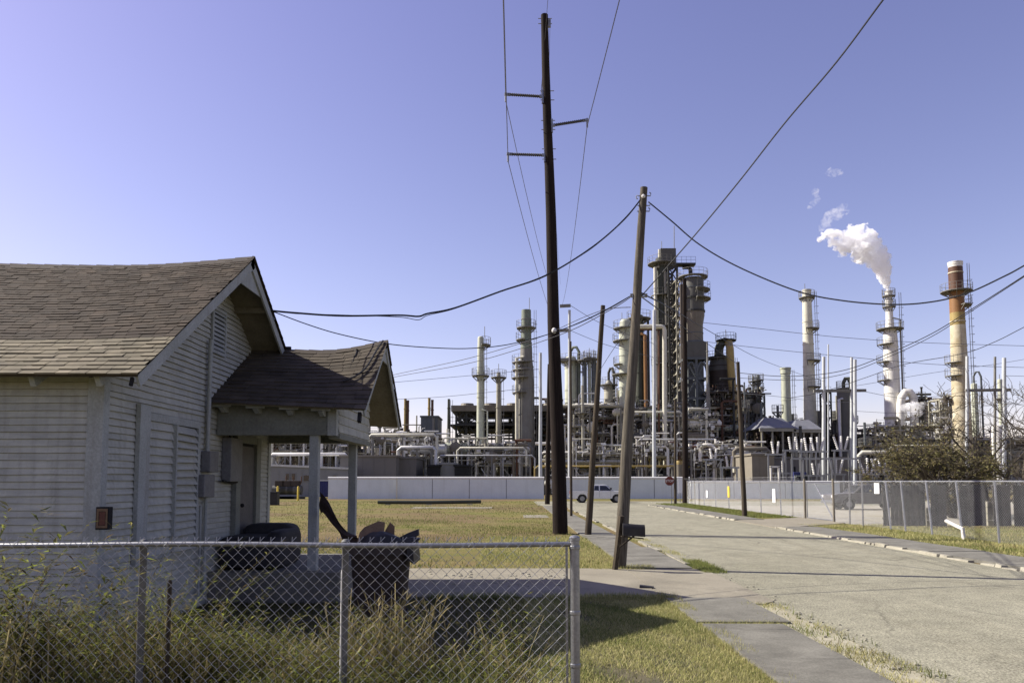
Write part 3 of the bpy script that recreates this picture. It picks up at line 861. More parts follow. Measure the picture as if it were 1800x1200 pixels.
MB().bar((PXE - .08, PN_ + .04, PZE - .20), (PXE - .08, PN_ + .09, PZE - .06), .05, .08).build('rafter_tail', MT['dark'], house)
MB().box(-3.155, -3.015, 11.50, 11.64, zf, zb0).build('porch_post', MT['trim'], house, bevel=.006)
MB().box(-3.06, -2.92, 13.84, 13.98, zf, zb0 + .03).build('porch_post', MT['trim'], house, bevel=.006)
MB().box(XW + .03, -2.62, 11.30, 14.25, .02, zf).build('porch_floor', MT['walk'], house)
# service mast knob on the rake
MB().bar((RX - .02, 13.05, 4.22), (RX + .10, 13.05, 4.22), .05).build('wire_bracket', MT['dark'], house)

# ================================================================== WEEDS
def weed_mass(n, xr, yfun, hr, seed, pts_list, leafy=1.0, ls=1.0):
    rr = random.Random(seed)
    Q = pts_list
    for _ in range(n):
        x = rr.uniform(*xr); y = yfun(rr)
        cl_ = mnoise.noise(Vector((x * 1.6 + seed, y * 1.4, 0)))
        if rr.random() > .72 + cl_ * 1.5: continue
        h = rr.uniform(*hr) * (.95 + 1.05 * cl_)
        if h < .06: continue
        a = rr.uniform(0, 2 * PI); ln = rr.uniform(.1, .6) * h
        w = rr.uniform(.0025, .006)
        ca, sa = math.cos(a), math.sin(a)
        px_, py_ = -sa, ca
        last = None; m = 4
        curve = []
        for i in range(m + 1):
            t = i / m
            curve.append((x + ca * ln * t * t, y + sa * ln * t * t, h * t * (1 - .15 * t)))
        fa = rr.uniform(0, 2 * PI); fx, fy = math.cos(fa), math.sin(fa)
        for i in range(m):
            w0, w1 = w * (1 - i / m * .8), w * (1 - (i + 1) / m * .8)
            p, q = curve[i], curve[i + 1]
            Q.append(((p[0] - fx * w0, p[1] - fy * w0, p[2]), (p[0] + fx * w0, p[1] + fy * w0, p[2]), (q[0] + fx * w1, q[1] + fy * w1, q[2]), (q[0] - fx * w1, q[1] - fy * w1, q[2])))
        for k in range(int(rr.uniform(7, 17) * leafy)):
            t = rr.uniform(.2, 1.0); i = min(m - 1, int(t * m)); tt = t * m - i
            p = [curve[i][j] + (curve[i + 1][j] - curve[i][j]) * tt for j in range(3)]
            la = rr.uniform(0, 2 * PI); ll = rr.uniform(.025, .085) * ls; lw = rr.uniform(.003, .009) * ls; up = rr.uniform(-.4, .9)
            dx, dy, dz = math.cos(la) * ll, math.sin(la) * ll, up * ll
            nx, ny = -math.sin(la) * lw, math.cos(la) * lw
            Q.append((tuple(p), (p[0] + dx * .45 + nx, p[1] + dy * .45 + ny, p[2] + dz * .55), (p[0] + dx, p[1] + dy, p[2] + dz * .8), (p[0] + dx * .45 - nx, p[1] + dy * .45 - ny, p[2] + dz * .55)))
Q = []
yf = lambda a, b: (lambda rr: rr.uniform(a, b))
weed_mass(3000, (-4.9, -2.6), yf(4.9, 7.0), (.32, .66), 1, Q)
weed_mass(2900, (-2.9, -.9), yf(5.0, 7.2), (.30, .62), 2, Q)
weed_mass(900, (-1.3, .0), yf(5.0, 6.6), (.20, .46), 3, Q)
weed_mass(500, (-2.2, .1), yf(6.4, 7.8), (.14, .42), 4, Q)
weed_mass(1500, (-5.3, -2.2), yf(6.4, 8.2), (.20, .55), 5, Q)
weed_mass(1500, (-4.8, -.2), yf(4.6, 5.6), (.16, .48), 6, Q)
wd = fast_mesh('weeds', np.array(Q, np.float32), 4, WEED)
tag(wd, 'tangle of straw and green weeds growing through the near wire fence', 'weeds', None, 'stuff')
def weed_plant(label, x, y, h, n, seed, spread=.12, leafy=1.6, ls=1.0, name='weed_plant'):
    t = thing(name, (x, y, 0), label, 'weed', 'tall weeds by the wire fence')
    q = []
    rr = random.Random(seed)
    weed_mass(n, (x - spread, x + spread), lambda r: r.uniform(y - spread, y + spread), (h * .75, h * .92), seed, q, leafy, ls)
    st = MB(); lf = MB()
    for f in q:
        d = (Vector(f[1]) - Vector(f[0])).length
        (st if abs(f[2][2] - f[0][2]) > .10 else lf).poly(f)
    st.build('stem', WEED, t); lf.build('leaves', WEED, t)
weed_plant('tall leafy weed against the fence at the far left edge', at(15, 1000, 5.35).x, 5.35, 1.62, 60, 21, .22, 3.4, 1.7)
weed_plant('bushy green weed standing left of the thin dark stake', at(95, 1000, 5.5).x, 5.5, 1.15, 30, 22, .14, 3.0, 1.4)
weed_plant('straw-coloured grass clump leaning in front of the trash bin', at(672, 1000, 6.1).x, 6.1, 1.25, 120, 23, .20, 1.0)
weed_plant('pale dry weed stalk right of the trash bin in the fence shadow', at(893, 1090, 5.9).x, 5.9, 1.05, 16, 24, .05, 2.0)
weed_plant('dry weed clump at the foot of the middle fence post', at(560, 1090, 5.4).x, 5.4, 1.0, 40, 25, .2, 1.8)
weed_plant('weed clump growing round the thin dark stake', at(275, 1090, 5.5).x, 5.5, 1.15, 44, 26, .22, 2.4)

# ================================================================== NEAR CHAIN LINK FENCE
FY = 5.10
ft = at(1010, 942, FY)
rail_z = at(900, 957, FY).z
fence = thing('chain_link_fence', (ft.x, FY, 0), 'low galvanised chain link fence with top rail in front of the white house', 'fence')
XL = -6.2
pz = ft.z
MB().lathe([(.033, 0), (.033, pz - .03), (.037, pz - .028), (.037, pz - .008), (.024, pz + .004), (.004, pz + .008)], (ft.x, FY), 16).build('end_post', MT['galv'], fence, smooth=True)
rl = MB()
seg = [XL, -4.6, -3.1, -2.63, -1.9, -1.15, -.4, ft.x - .03]
rl.tube([(x, FY, rail_z + .006 * math.sin(x * 2.2)) for x in np.linspace(XL, ft.x - .03, 22)], .0175, 10)
rl.build('top_rail', MT['galv'], fence, smooth=True)
sl_ = MB()
for px_ in (247, 322):
    xx = at(px_, 955, FY).x
    sl_.lathe([(.022, 0), (.022, .12)], (0, 0), 10)
for px_ in (247, 605, -220):
    xx = at(px_, 955, FY).x
    MB().lathe([(.024, 0), (.024, rail_z - .04), (.03, rail_z - .03), (.03, rail_z + .02), (.015, rail_z + .035)], (xx, FY + .045), 12).build('line_post', MT['galv_dark'], fence, smooth=True)
bd = MB()
for z in (rail_z - .03, .95, .6, .3):
    bd.lathe([(.036, z), (.038, z + .005), (.038, z + .022), (.036, z + .027)], (ft.x, FY), 14)
bd.bar((ft.x - .055, FY, .1), (ft.x - .055, FY, rail_z), .016, .006)
bd.build('tension_bar', MT['galv'], fence)
# mesh fabric: interlocked zigzag wires
dw = .0745
fm = MB(); r_ = .0024
zt = rail_z + .030
i = 0
x = XL
nrow = int((zt - .05) / (dw / 2))
while x < ft.x - .06:
    pts = []
    for k in range(nrow + 1):
        z = zt - k * dw / 2
        sgn = 1 if ((k + i) % 2 == 0) else -1
        xm = x + sgn * dw / 4
        wob = .006 * mnoise.noise(Vector((xm * 3, z * 4, 0))) + .02 * mnoise.noise(Vector((xm * .8, z * .8, 5)))
        bulge = .012 + .014 * mnoise.noise(Vector((xm * 1.2, z * 1.5, 9)))
        pts.append((xm + sgn * .0015 + wob, FY - .022 - bulge + sgn * .002, z))
    sg = 1 if i % 2 == 0 else -1
    # twisted barb standing above the rail
    pts.insert(0, (pts[0][0] + sg * dw * .16 + .012, pts[0][1] + .004, zt + .026))
    fm.tube(pts, r_, 4, False)
    x += dw / 2; i += 1
fm.build('mesh_fabric', MT['galv_wire'], fence)
tw = MB()
for x in np.arange(XL + .2, ft.x - .1, .52):
    tw.tube([(x - .006 + .02 * math.cos(a), FY - .001 + .0225 * math.sin(a), rail_z + .0225 * math.cos(a)) for a in np.linspace(0, 2 * PI, 9)], .002, 4, False)
tw.build('wire_ties', MT['galv_wire'], fence)
sx = at(293, 1020, 5.3)
tag(MB().lathe([(.014, 0), (.016, sx.z - .02), (.010, sx.z)], (sx.x, 5.35), 8).build('stake', MT['brownwood']), 'thin dark stake standing in the weeds behind the fence', 'stake')
sx = at(603, 1000, 5.25)
tag(MB().lathe([(.007, 0), (.007, sx.z - .02), (.004, sx.z)], (sx.x, 5.22), 8).build('stake', MT['signwhite']), 'thin white stake in front of the middle fence post', 'stake')

# ================================================================== TRASH BIN, SEAT, FABRIC
BYY = 9.3
bl, br = at(617, 960, BYY).x, at(724, 960, BYY).x
bz = at(670, 950, BYY).z
bcx = (bl + br) / 2
tb = thing('trash_bin', (bcx, BYY, 0), 'dark brown wheeled trash bin overflowing beside the porch', 'trash bin')
W2 = (br - bl) / 2
b = MB()
def ring(w, d, z, n=28, e=4.0):
    out = []
    for k in range(n):
        a = 2 * PI * k / n
        c, s = math.cos(a), math.sin(a)
        out.append((bcx + w * math.copysign(abs(c) ** (2 / e), c), BYY + d * math.copysign(abs(s) ** (2 / e), s), z))
    return out
rings = [ring(W2 * .72, .25, .03), ring(W2 * .76, .27, .12), ring(W2 * .93, .33, bz - .16), ring(W2 * .95, .335, bz - .15), ring(W2 * 1.02, .36, bz - .14), ring(W2 * 1.02, .36, bz - .02), ring(W2 * .96, .33, bz - .02), ring(W2 * .9, .30, bz - .25)]
n = 28
vs = [p for r in rings for p in r]
fs = [tuple(range(n - 1, -1, -1))]
for i in range(len(rings) - 1):
    for k in range(n):
        fs.append((i * n + k, i * n + (k + 1) % n, (i + 1) * n + (k + 1) % n, (i + 1) * n + k))
fs.append(tuple((len(rings) - 1) * n + k for k in range(n)))
b.add(vs, fs); b.build('body', MT['bin'], tb, smooth=True)
for sx in (-1, 1):
    wv = MB()
    for k in range(20):
        pass
    xx = bcx + sx * W2 * .70
    wv.tube([(xx - .03, BYY + .26, .12), (xx + .03, BYY + .26, .12)], .12, 18)
    wv.build('wheel', MT['tyre'], tb)
MB().tube([(bcx - W2 * .6, BYY + .36, bz - .08), (bcx - W2 * .6, BYY + .44, bz - .05), (bcx + W2 * .6, BYY + .44, bz - .05), (bcx + W2 * .6, BYY + .36, bz - .08)], .018, 8).build('handle', MT['black_plastic'], tb)
MB().hexa([(br - .02, BYY - .3, bz - .2), (br + .07, BYY - .3, bz - .26), (br + .07, BYY + .3, bz - .26), (br - .02, BYY + .3, bz - .2), (br - .02, BYY - .3, bz - .02), (br + .05, BYY - .3, bz - .04), (br + .05, BYY + .3, bz - .04), (br - .02, BYY + .3, bz - .02)]).build('lid_hinge', MT['black_plastic'], tb)
def flap(pix, Y, th, mat, name, label, cat, tilt=0):
    pts = [at(px_, py_, Y) + Vector((0, tilt * (950 - py_) / 100, 0)) for px_, py_ in pix]
    o = MB().prism(pts, (0, th, 0)).build(name, mat, None, bevel=.004)
    return tag(o, label, cat)
flap([(628, 952), (630, 936), (637, 927), (651, 921), (660, 917), (672, 919), (673, 950)], BYY - .12, .05, MT['card'], 'cardboard_piece', 'broad brown cardboard flap sticking up from the trash bin', 'cardboard', .5)
flap([(674, 952), (676, 932), (684, 918), (692, 925), (693, 951)], BYY + .05, .03, MT['card'], 'cardboard_piece', 'narrow pointed cardboard piece standing in the trash bin', 'cardboard', .2)
flap([(698, 946), (715, 937), (734, 930), (735, 941), (724, 947), (708, 951)], BYY + .1, .10, MT['black_plastic'], 'bin_lid_piece', 'bent black plastic sheet on the right rim of the bin', 'plastic sheet', .3)
flap([(703, 950), (722, 944), (738, 946), (733, 953), (712, 954)], BYY - .1, .12, MT['black_plastic'], 'metal_scrap', 'dark bent scrap lying across the right rim of the bin', 'scrap', .3)
# fabric strip from porch post down to the bin
fp = [(563, 866, 588, 905), (563, 905, 580, 893)]
tv = []
top_l, top_r = [(562, 864), (575, 880), (590, 905), (602, 925), (611, 936), (628, 941)], [(562, 908), (569, 900), (584, 922), (596, 937), (606, 950), (630, 955)]
A = [at(px_, py_, 11.45 - .42 * i) for i, (px_, py_) in enumerate(top_l)]
B = [at(px_, py_, 11.45 - .42 * i) for i, (px_, py_) in enumerate(top_r)]
tp = MB()
AA, BB_ = spline(A, 4), spline(B, 4)
rows = []
for i, (p, q) in enumerate(zip(AA, BB_)):
    row = []
    for k in range(7):
        t = k / 6
        v = p.lerp(q, t); v = v + Vector((0, .05 * math.sin(t * 9 + i * .5), 0)); row.append(v)
    rows.append(row)
m = len(rows)
vs = [v for r in rows for v in r] + [v + Vector((.0, .012, 0)) for r in rows for v in r]
o7 = m * 7
fs = []
for i in range(m - 1):
    for k in range(6):
        a, b_, c_, d_ = i * 7 + k, i * 7 + k + 1, (i + 1) * 7 + k + 1, (i + 1) * 7 + k
        fs += [(a, b_, c_, d_), (o7 + d_, o7 + c_, o7 + b_, o7 + a)]
for i in range(m - 1):
    fs += [(i * 7, (i + 1) * 7, o7 + (i + 1) * 7, o7 + i * 7), (i * 7 + 6, o7 + i * 7 + 6, o7 + (i + 1) * 7 + 6, (i + 1) * 7 + 6)]
tp.add(vs, fs)
tag(tp.build('fabric_strip', MT['tarp'], None, smooth=True), 'torn dark brown fabric slung from the porch post to the trash bin', 'fabric')

# dark bulky seat on the porch
st = thing('armchair', (-4.1, 12.2, zf), 'dark bulky rounded armchair standing on the shaded porch', 'armchair')
def pillow(mbx, cx, cy, cz, ax, ay, az, e=3.2, nu=24, nv=12):
    vs, fs = [], []
    for j in range(nv + 1):
        ph = -PI / 2 + PI * j / nv
        cp, sp = math.cos(ph), math.sin(ph)
        for k in range(nu):
            th = 2 * PI * k / nu
            c, s = math.cos(th), math.sin(th)
            f_ = lambda v: math.copysign(abs(v) ** (2 / e), v)
            vs.append((cx + ax * f_(cp) * f_(c), cy + ay * f_(cp) * f_(s), cz + az * f_(sp)))
    for j in range(nv):
        for k in range(nu):
            fs.append((j * nu + k, j * nu + (k + 1) % nu, (j + 1) * nu + (k + 1) % nu, (j + 1) * nu + k))
    mbx.add(vs, fs)
sb = MB(); pillow(sb, -4.09, 12.12, zf + .26, .49, .62, .255, 7); sb.build('seat', MT['upholstery'], st, smooth=True)
sb = MB(); pillow(sb, -4.09, 12.70, zf + .335, .44, .28, .335, 5); sb.build('backrest', MT['upholstery'], st, smooth=True)
sb = MB(); pillow(sb, -3.74, 12.25, zf + .30, .14, .62, .295, 5); sb.build('armrest', MT['upholstery'], st, smooth=True)
# bulging bag in the bin
bg_ = MB(); c_ = at(668, 946, BYY - .12); pillow(bg_, c_.x, BYY - .05, bz - .06, .27, .22, .17, 2.4, 36, 20)
bg_.v = [(x + .03 * mnoise.noise(Vector((x * 9, y * 9, z * 9))), y + .03 * mnoise.noise(Vector((x * 9 + 5, y * 9, z * 9))), z + .035 * mnoise.noise(Vector((x * 8, y * 8 + 7, z * 8)))) for x, y, z in bg_.v]
tag(bg_.build('trash_bag', MT['black_plastic'], None, smooth=True), 'black crumpled bag of rubbish bulging over the bin rim', 'trash bag')
# coarse dry stalks among the weeds
Q2 = []
def stalks(n, cx, cy, spr, hr, seed):
    rr = random.Random(seed)
    for _ in range(n):
        x, y = rr.gauss(cx, spr), rr.gauss(cy, spr * .7); h = rr.uniform(*hr)
        a = rr.uniform(0, 2 * PI); ln = rr.uniform(.05, .55) * h; w = rr.uniform(.003, .0065)
        P_ = [Vector((x + math.cos(a) * ln * t * t, y + math.sin(a) * ln * t * t, h * t)) for t in (0, .35, .7, 1)]
        fa = rr.uniform(0, PI); f_ = Vector((math.cos(fa), math.sin(fa), 0)) * w
        for p, q in zip(P_[:-1], P_[1:]): Q2.append((p - f_, p + f_, q + f_ * .7, q - f_ * .7))
        for k in range(rr.randint(3, 8)):
            t = rr.uniform(.4, 1); p = P_[0].lerp(P_[3], t); p = p + Vector((math.cos(a), math.sin(a), 0)) * (ln * t * t - ln * t)
            d = Vector((rr.uniform(-1, 1), rr.uniform(-1, 1), rr.uniform(.1, 1.2))).normalized() * rr.uniform(.06, .18)
            s_ = Vector((-d.y, d.x, 0)).normalized() * rr.uniform(.003, .008)
            Q2.append((p, p + d * .5 + s_, p + d, p + d * .5 - s_))
for px_, y_, n_, h_ in ((230, 5.7, 50, .86), (300, 5.5, 60, .84), (360, 5.8, 35, .74), (520, 5.7, 30, .72), (600, 5.7, 40, .74), (640, 5.9, 70, .98), (695, 6.1, 70, 1.0), (150, 5.3, 35, .74), (60, 5.2, 60, 1.1), (0, 5.6, 45, 1.05), (905, 5.6, 22, .85)):
    stalks(int(n_ * .8), at(px_, 1000, y_).x, y_, .15, (h_ * .5, h_), int(px_) + 3)
dwo = fast_mesh('dry_stalks', np.array([[tuple(v) for v in q] for q in Q2], np.float32), 4, STRAW)
tag(dwo, 'coarse dry straw stalks standing among the green weeds at the near fence', 'weeds', None, 'stuff')
for lab, px_, y_, h_, n_, sd in (('bushy olive weed clump in front of the shuttered window wall', 215, 6.2, 1.0, 60, 41), ('bushy brown-green weed clump right of the thin dark stake', 345, 6.0, .92, 60, 42), ('bushy weed clump at the foot of the trash bin', 655, 6.6, 1.05, 70, 43), ('low bushy weed clump left of the middle fence post', 500, 6.3, .80, 60, 44)):
    weed_plant(lab, at(px_, 1000, y_).x, y_, h_, n_, sd, .24, 2.6, 1.15)
# ================================================================== UTILITY POLES
def pole(label, bpx, tpx, wb, wt, mat, group=None, name='utility_pole', Y=None, extra=0.0):
    if Y is None:
        g = G(*bpx); Y = g.y
    else: g = at(*bpx, Y); g.z = 0
    t = at(*tpx, Y)
    r0, r1 = wb / 2 / F * Y, wt / 2 / F * Y
    root = thing(name, (g.x, g.y, 0), label, 'pole', group)
    n = 10
    pts = [Vector((g.x, g.y, -.1)).lerp(t, i / n) + Vector((.02 * math.sin(i * 1.3), 0, 0)) * (0 if i in (0, n) else r0 * 3) for i in range(n + 1)]
    mb = MB(); mb.tube(pts, r0, 18, True, r1)
    mb.build('shaft', mat, root, smooth=True)
    return root, Y, t
P1, Y1, T1 = pole('tallest dark creosoted transmission pole with three side insulators', (985, 938), (957, 27), 27, 13, MT['creosote'])
def on_pole(py, bp, tp): return bp[0] + (tp[0] - bp[0]) * (bp[1] - py) / (bp[1] - tp[1])
arm_ends = []
for (x0, y0, x1, y1) in ((955, 170, 889, 166), (969, 221, 1032, 211), (959, 273, 893, 271)):
    a, b = at(x0, y0, Y1 - .05), at(x1, y1, Y1 - .25)
    d = (b - a)
    mb = MB()
    k = 15
    pts, rs = [], []
    for i in range(k * 2 + 1):
        t = .10 + .84 * i / (k * 2)
        pts.append(a + d * t); rs.append(.062 if i % 2 == 0 else .038)
    mb.tube(pts, rs, 10)
    arm = mb.build('insulator', MT['polymer'], P1)
    bp_ = MB(); u = d.normalized()
    bp_.bar(a - u * .02 + Vector((0, 0, -.26)), a - u * .02 + Vector((0, 0, .24)), .16, .10)
    bp_.bar(a, a + d * .11, .09)
    bp_.build('bracket', MT['galv'], arm)
    cl = MB(); cl.bar(b - u * .16, b + u * .05, .08).tube([b + Vector((0, 0, .06)), b + Vector((0, 0, -.28))], .035, 8)
    cl.build('clamp', MT['galv'], arm)
    arm_ends.append(b + Vector((0, 0, -.24)))
hw = MB()
for py in (33, 42, 160, 176, 212, 228, 262, 280):
    x = on_pole(py, (985, 938), (957, 27)); p = at(x, py, Y1)
    hw.tube([p + Vector((-.24, 0, 0)), p + Vector((.27, 0, .0))], .016, 6)
p = at(on_pole(40, (985, 938), (957, 27)) + 6, 40, Y1); hw.box(p.x, p.x + .10, p.y - .05, p.y + .05, p.z - .18, p.z + .1)
hw.build('bolts', MT['galv'], P1)
p = at(974, 581, Y1 - .22)
MB().ball(p, .09, 10, 6, 1.2).build('spool_insulator', MT['porcelain'], P1, smooth=True)
pole('thin dark leaning pole just right of the tallest pole', (1033, 941), (1060, 537), 12, 8, MT['brownwood'])
P3, Y3, T3 = pole('grey weathered leaning pole beside the mailbox', (1088, 1000), (1132, 330), 23, 13, MT['greywood'])
hw = MB()
for py, sx in ((345, 1), (362, 1), (372, 1), (350, -1)):
    x = on_pole(py, (1088, 1000), (1132, 330)); p = at(x, py, Y3)
    hw.tube([p + Vector((-.12, -.02, 0)), p + Vector((sx * .15, -.02, 0)), p + Vector((sx * .16, -.02, .05)), p + Vector((sx * .13, -.02, .08))], .012, 6)
hw.build('hooks', MT['galv'], P3)
p = at(1131, 345, Y3 - .1); MB().ball(p, .045, 8, 5).build('knob', MT['porcelain'], P3)
hw = MB()
for py in (518, 522):
    x = on_pole(py, (1088, 1000), (1132, 330)); p = at(x, py, Y3)
    hw.tube([p + Vector((-.15, -.03, 0)), p + Vector((.22, -.03, 0))], .02, 6)
hw.build('bolts', MT['galv'], P3)
pole('stout dark pole standing by the stop sign', (1205, 884), (1203, 490), 11, 7, MT['creosote'])
pole('slim dark pole just left of the stout pole by the stop sign', (1187, 886), (1187, 702), 5, 4, MT['brownwood'])
P6, Y6, T6 = pole('dark leaning pole on the grass verge in front of the chain link fence', (1309, 908), (1297, 636), 9, 6, MT['brownwood'])
pole('dark pole mostly hidden behind the tallest pole', (962, 886), (966, 640), 9, 7, MT['creosote'])
pole('slender brown pole between the tallest pole and the thin leaning pole', (1004, 908), (1003, 600), 5, 3.5, MT['brownwood'])
# pale steel line poles behind the wall
def steel(label, px, top, w, Y=92, mat='steelpole', arms=()):
    r, Y_, t = pole(label, (px, 880), (px, top), w, w * .8, MT[mat], 'steel line poles behind the pale wall', 'steel_pole', Y)
    for (y0, xa, xb) in arms:
        a, b = at(xa, y0, Y), at(xb, y0 - 1, Y)
        MB().bar(a, b, .28, .35).build('crossarm', MT['midsteel'], r)
    return r
S0 = steel('pale steel pole left of the tallest wooden pole', 950, 620, 6.5)
S1 = steel('pale steel pole with two short arms right of the tallest wooden pole', 1001, 545, 6, 88, 'steelpole', ((538, 984, 1003), (581, 984, 1003), (632, 984, 1003)))
steel('pale steel pole in front of the tall dark process tower', 1150, 545, 7)
H = 'steel line poles behind the pale wall'
steel('steel pole carrying the left end of the crossarm right of the tall cream stack', 1448, 627, 7, 92, 'steelpole', ((687, 1430, 1522),))
steel('thin tall lightning mast right of the tall cream stack', 1456, 605, 3, 93)
steel('left of the paired steel poles in the substation', 1497, 628, 6)
steel('right of the paired steel poles in the substation', 1503, 632, 7, 91)
steel('steel pole just right of the brown and orange stack', 1700, 626, 6, 92, 'steelpole', ((686, 1697, 1776),))
steel('dark steel pole between the two small green columns at right', 1749, 627, 5, 92, 'midsteel')
steel('pale steel pole nearest the right edge of the photo', 1765, 629, 8, 91)

# ================================================================== MAILBOX
gm = G(1080, 1003)
YM = gm.y
mbx = thing('mailbox', (gm.x, YM, 0), 'dark mailbox on a leaning wooden post beside the grey pole', 'mailbox')
a, b = Vector((gm.x, YM, -.05)), at(1092, 906, YM - .25)
MB().bar(a, b, .085).build('post', MT['brownwood'], mbx)
l, r_, tz, bz_ = at(1094, 930, YM - .28).x, at(1131, 930, YM - .28).x, at(1110, 919, YM - .28).z, at(1110, 940, YM - .28).z
prof = [(-.085, bz_), (.085, bz_)]
hh = tz - bz_ - .085
prof += [(.085 * math.cos(t), bz_ + hh + .085 * math.sin(t)) for t in np.linspace(0, PI, 12)]
MB().prism([(l, YM - .30 + y_, z_) for y_, z_ in prof], (r_ - l, 0, -.03)).build('box', MT['black_plastic'], mbx, bevel=.004)
MB().prism([(r_ + .002, YM - .30 + y_ * 1.05, z_ - .028) for y_, z_ in prof], (.015, 0, 0)).build('door', MT['black_plastic'], mbx)
MB().bar(at(1092, 942, YM - .29), at(1131, 946, YM - .29), .10, .02).build('support_board', MT['brownwood'], mbx)
MB().bar(at(1090, 961, YM - .28), at(1115, 941, YM - .28), .03).build('brace', MT['brownwood'], mbx)

# ================================================================== WIRES
def wire(label, pts, r, mat='wire', name='power_line', cat='cable', k=8, group=None, n=5):
    return tag(MB().tube(spline(pts, k), r, n).build(name, MT[mat], None, smooth=True), label, cat, group)
hx = Vector((RX + .12, 13.0, 4.22))
def lerpY(pix, Ya, Yb):
    x0, x1 = pix[0][0], pix[-1][0]
    return [at(px, py, Ya + (Yb - Ya) * (px - x0) / (x1 - x0)) for px, py in pix]
ya = onX(478, 546, RX + .1).y
sd = [(476, 546), (520, 550), (600, 555), (700, 554), (735, 556), (752, 551), (800, 541), (880, 512), (960, 484), (1040, 435), (1095, 388), (1125, 352)]
wire('thick black service cable from the house gable to the top of the grey pole', lerpY(sd, ya, Y3), .017)
sd2 = [(p[0], p[1] + (3 if 600 < p[0] < 780 else .5 * math.sin(p[0] * .05) * 3)) for p in sd]
sd2[4] = (735, 562)
wire('thin cable twisted along the house service cable', lerpY(sd2, ya - .05, Y3), .007)
wire('slim cable sagging from the house gable past the porch roof to the grey pole', lerpY([(476, 546), (540, 570), (600, 588), (680, 604), (760, 611), (830, 612), (900, 604), (980, 582), (1050, 552), (1108, 520)], ya, Y3), .009)
wire('upper of two cables rising from behind the porch roof to the grey pole', lerpY([(560, 690), (690, 659), (830, 628), (980, 582), (1060, 548), (1110, 519)], 30, Y3), .010)
wire('lower of two cables rising from behind the porch roof to the grey pole', lerpY([(560, 692), (690, 663), (830, 637), (980, 590), (1070, 546), (1110, 521)], 30, Y3), .010)
wire('black cable sagging from the grey pole across the stacks to the right edge', lerpY([(1140, 355), (1180, 388), (1230, 430), (1300, 470), (1400, 511), (1480, 528), (1570, 535), (1640, 530), (1700, 515), (1760, 488), (1810, 461), (2000, 350)], Y3, 12.0), .015)
wire('thick black cable running from the grey pole up to the top right of the sky', lerpY([(1126, 522), (1220, 415), (1300, 318), (1380, 216), (1470, 110), (1560, -10), (1750, -260)], Y3, 6.5), .013)
wire('upper of the cables from the right edge to the verge pole', lerpY([(1297, 655), (1370, 661), (1440, 658), (1500, 646), (1570, 618), (1640, 585), (1710, 542), (1810, 478), (2000, 350)], Y6, 16), .017)
wire('lower of the cables from the right edge to the verge pole', lerpY([(1297, 664), (1400, 668), (1480, 658), (1560, 628), (1640, 590), (1710, 545), (1810, 480), (2000, 356)], Y6, 16.5), .014)
wire('right end cable dropping from the steel poles towards the substation', lerpY([(1380, 700), (1440, 690), (1520, 664), (1590, 640), (1690, 622), (1750, 600), (1810, 570), (2000, 480)], 60, 30), .022)
wire('cable from the grey pole sloping down behind the dark tower to the verge pole', lerpY([(1128, 522), (1150, 538), (1220, 588), (1297, 640)], Y3, Y6), .014)
wire('second cable from the grey pole sloping down to the steel crossarm', lerpY([(1128, 515), (1190, 548), (1240, 578), (1330, 628), (1400, 655), (1448, 670)], Y3, 90), .018)
wire('short span between the tallest pole spool and the grey pole', lerpY([(975, 581), (1020, 560), (1060, 545), (1085, 541), (1108, 540)], Y1, Y3), .010)
wire('guy wire slanting up right from the thin leaning pole', lerpY([(1052, 655), (1070, 626), (1090, 596), (1112, 560)], 25, Y3 + 1), .008)
# transmission conductors
ae = arm_ends
def conductor(label, p0, p1, p2, sag_near, sag_far):
    def span(a, b, sg, n=28):
        return [a.lerp(b, i / n) - Vector((0, 0, 4 * sg * (i / n) * (1 - i / n))) for i in range(n + 1)]
    pts = span(p0, p1, sag_near) + span(p1, p2, sag_far)[1:]
    return tag(MB().tube(pts, .014, 5).build('power_line', MT['wire_grey'], None, smooth=True), label, 'cable')
conductor('left transmission conductor hung from the upper left insulator', Vector((ae[0].x - .25, -62, ae[0].z + 1.0)), ae[0], at(980, 536, 88), 1.9, 1.1)
conductor('left transmission conductor hung from the lower left insulator', Vector((ae[2].x - .45, -62, ae[2].z + 1.0)), ae[2], at(985, 585, 88), 1.5, 1.1)
conductor('right transmission conductor hung from the right side insulator', Vector((ae[1].x + .55, -62, ae[1].z + 1.0)), ae[1], at(988, 536, 88), 1.7, 1.1)
wire('thin sky wire at the very top of the tallest pole', [Vector((T1.x + .3, -60, T1.z + 2)), at(963, 0, 24), T1 + Vector((.2, 0, -.25)), at(968, 250, 45), at(985, 500, 88)], .008, 'wire_grey', k=10)
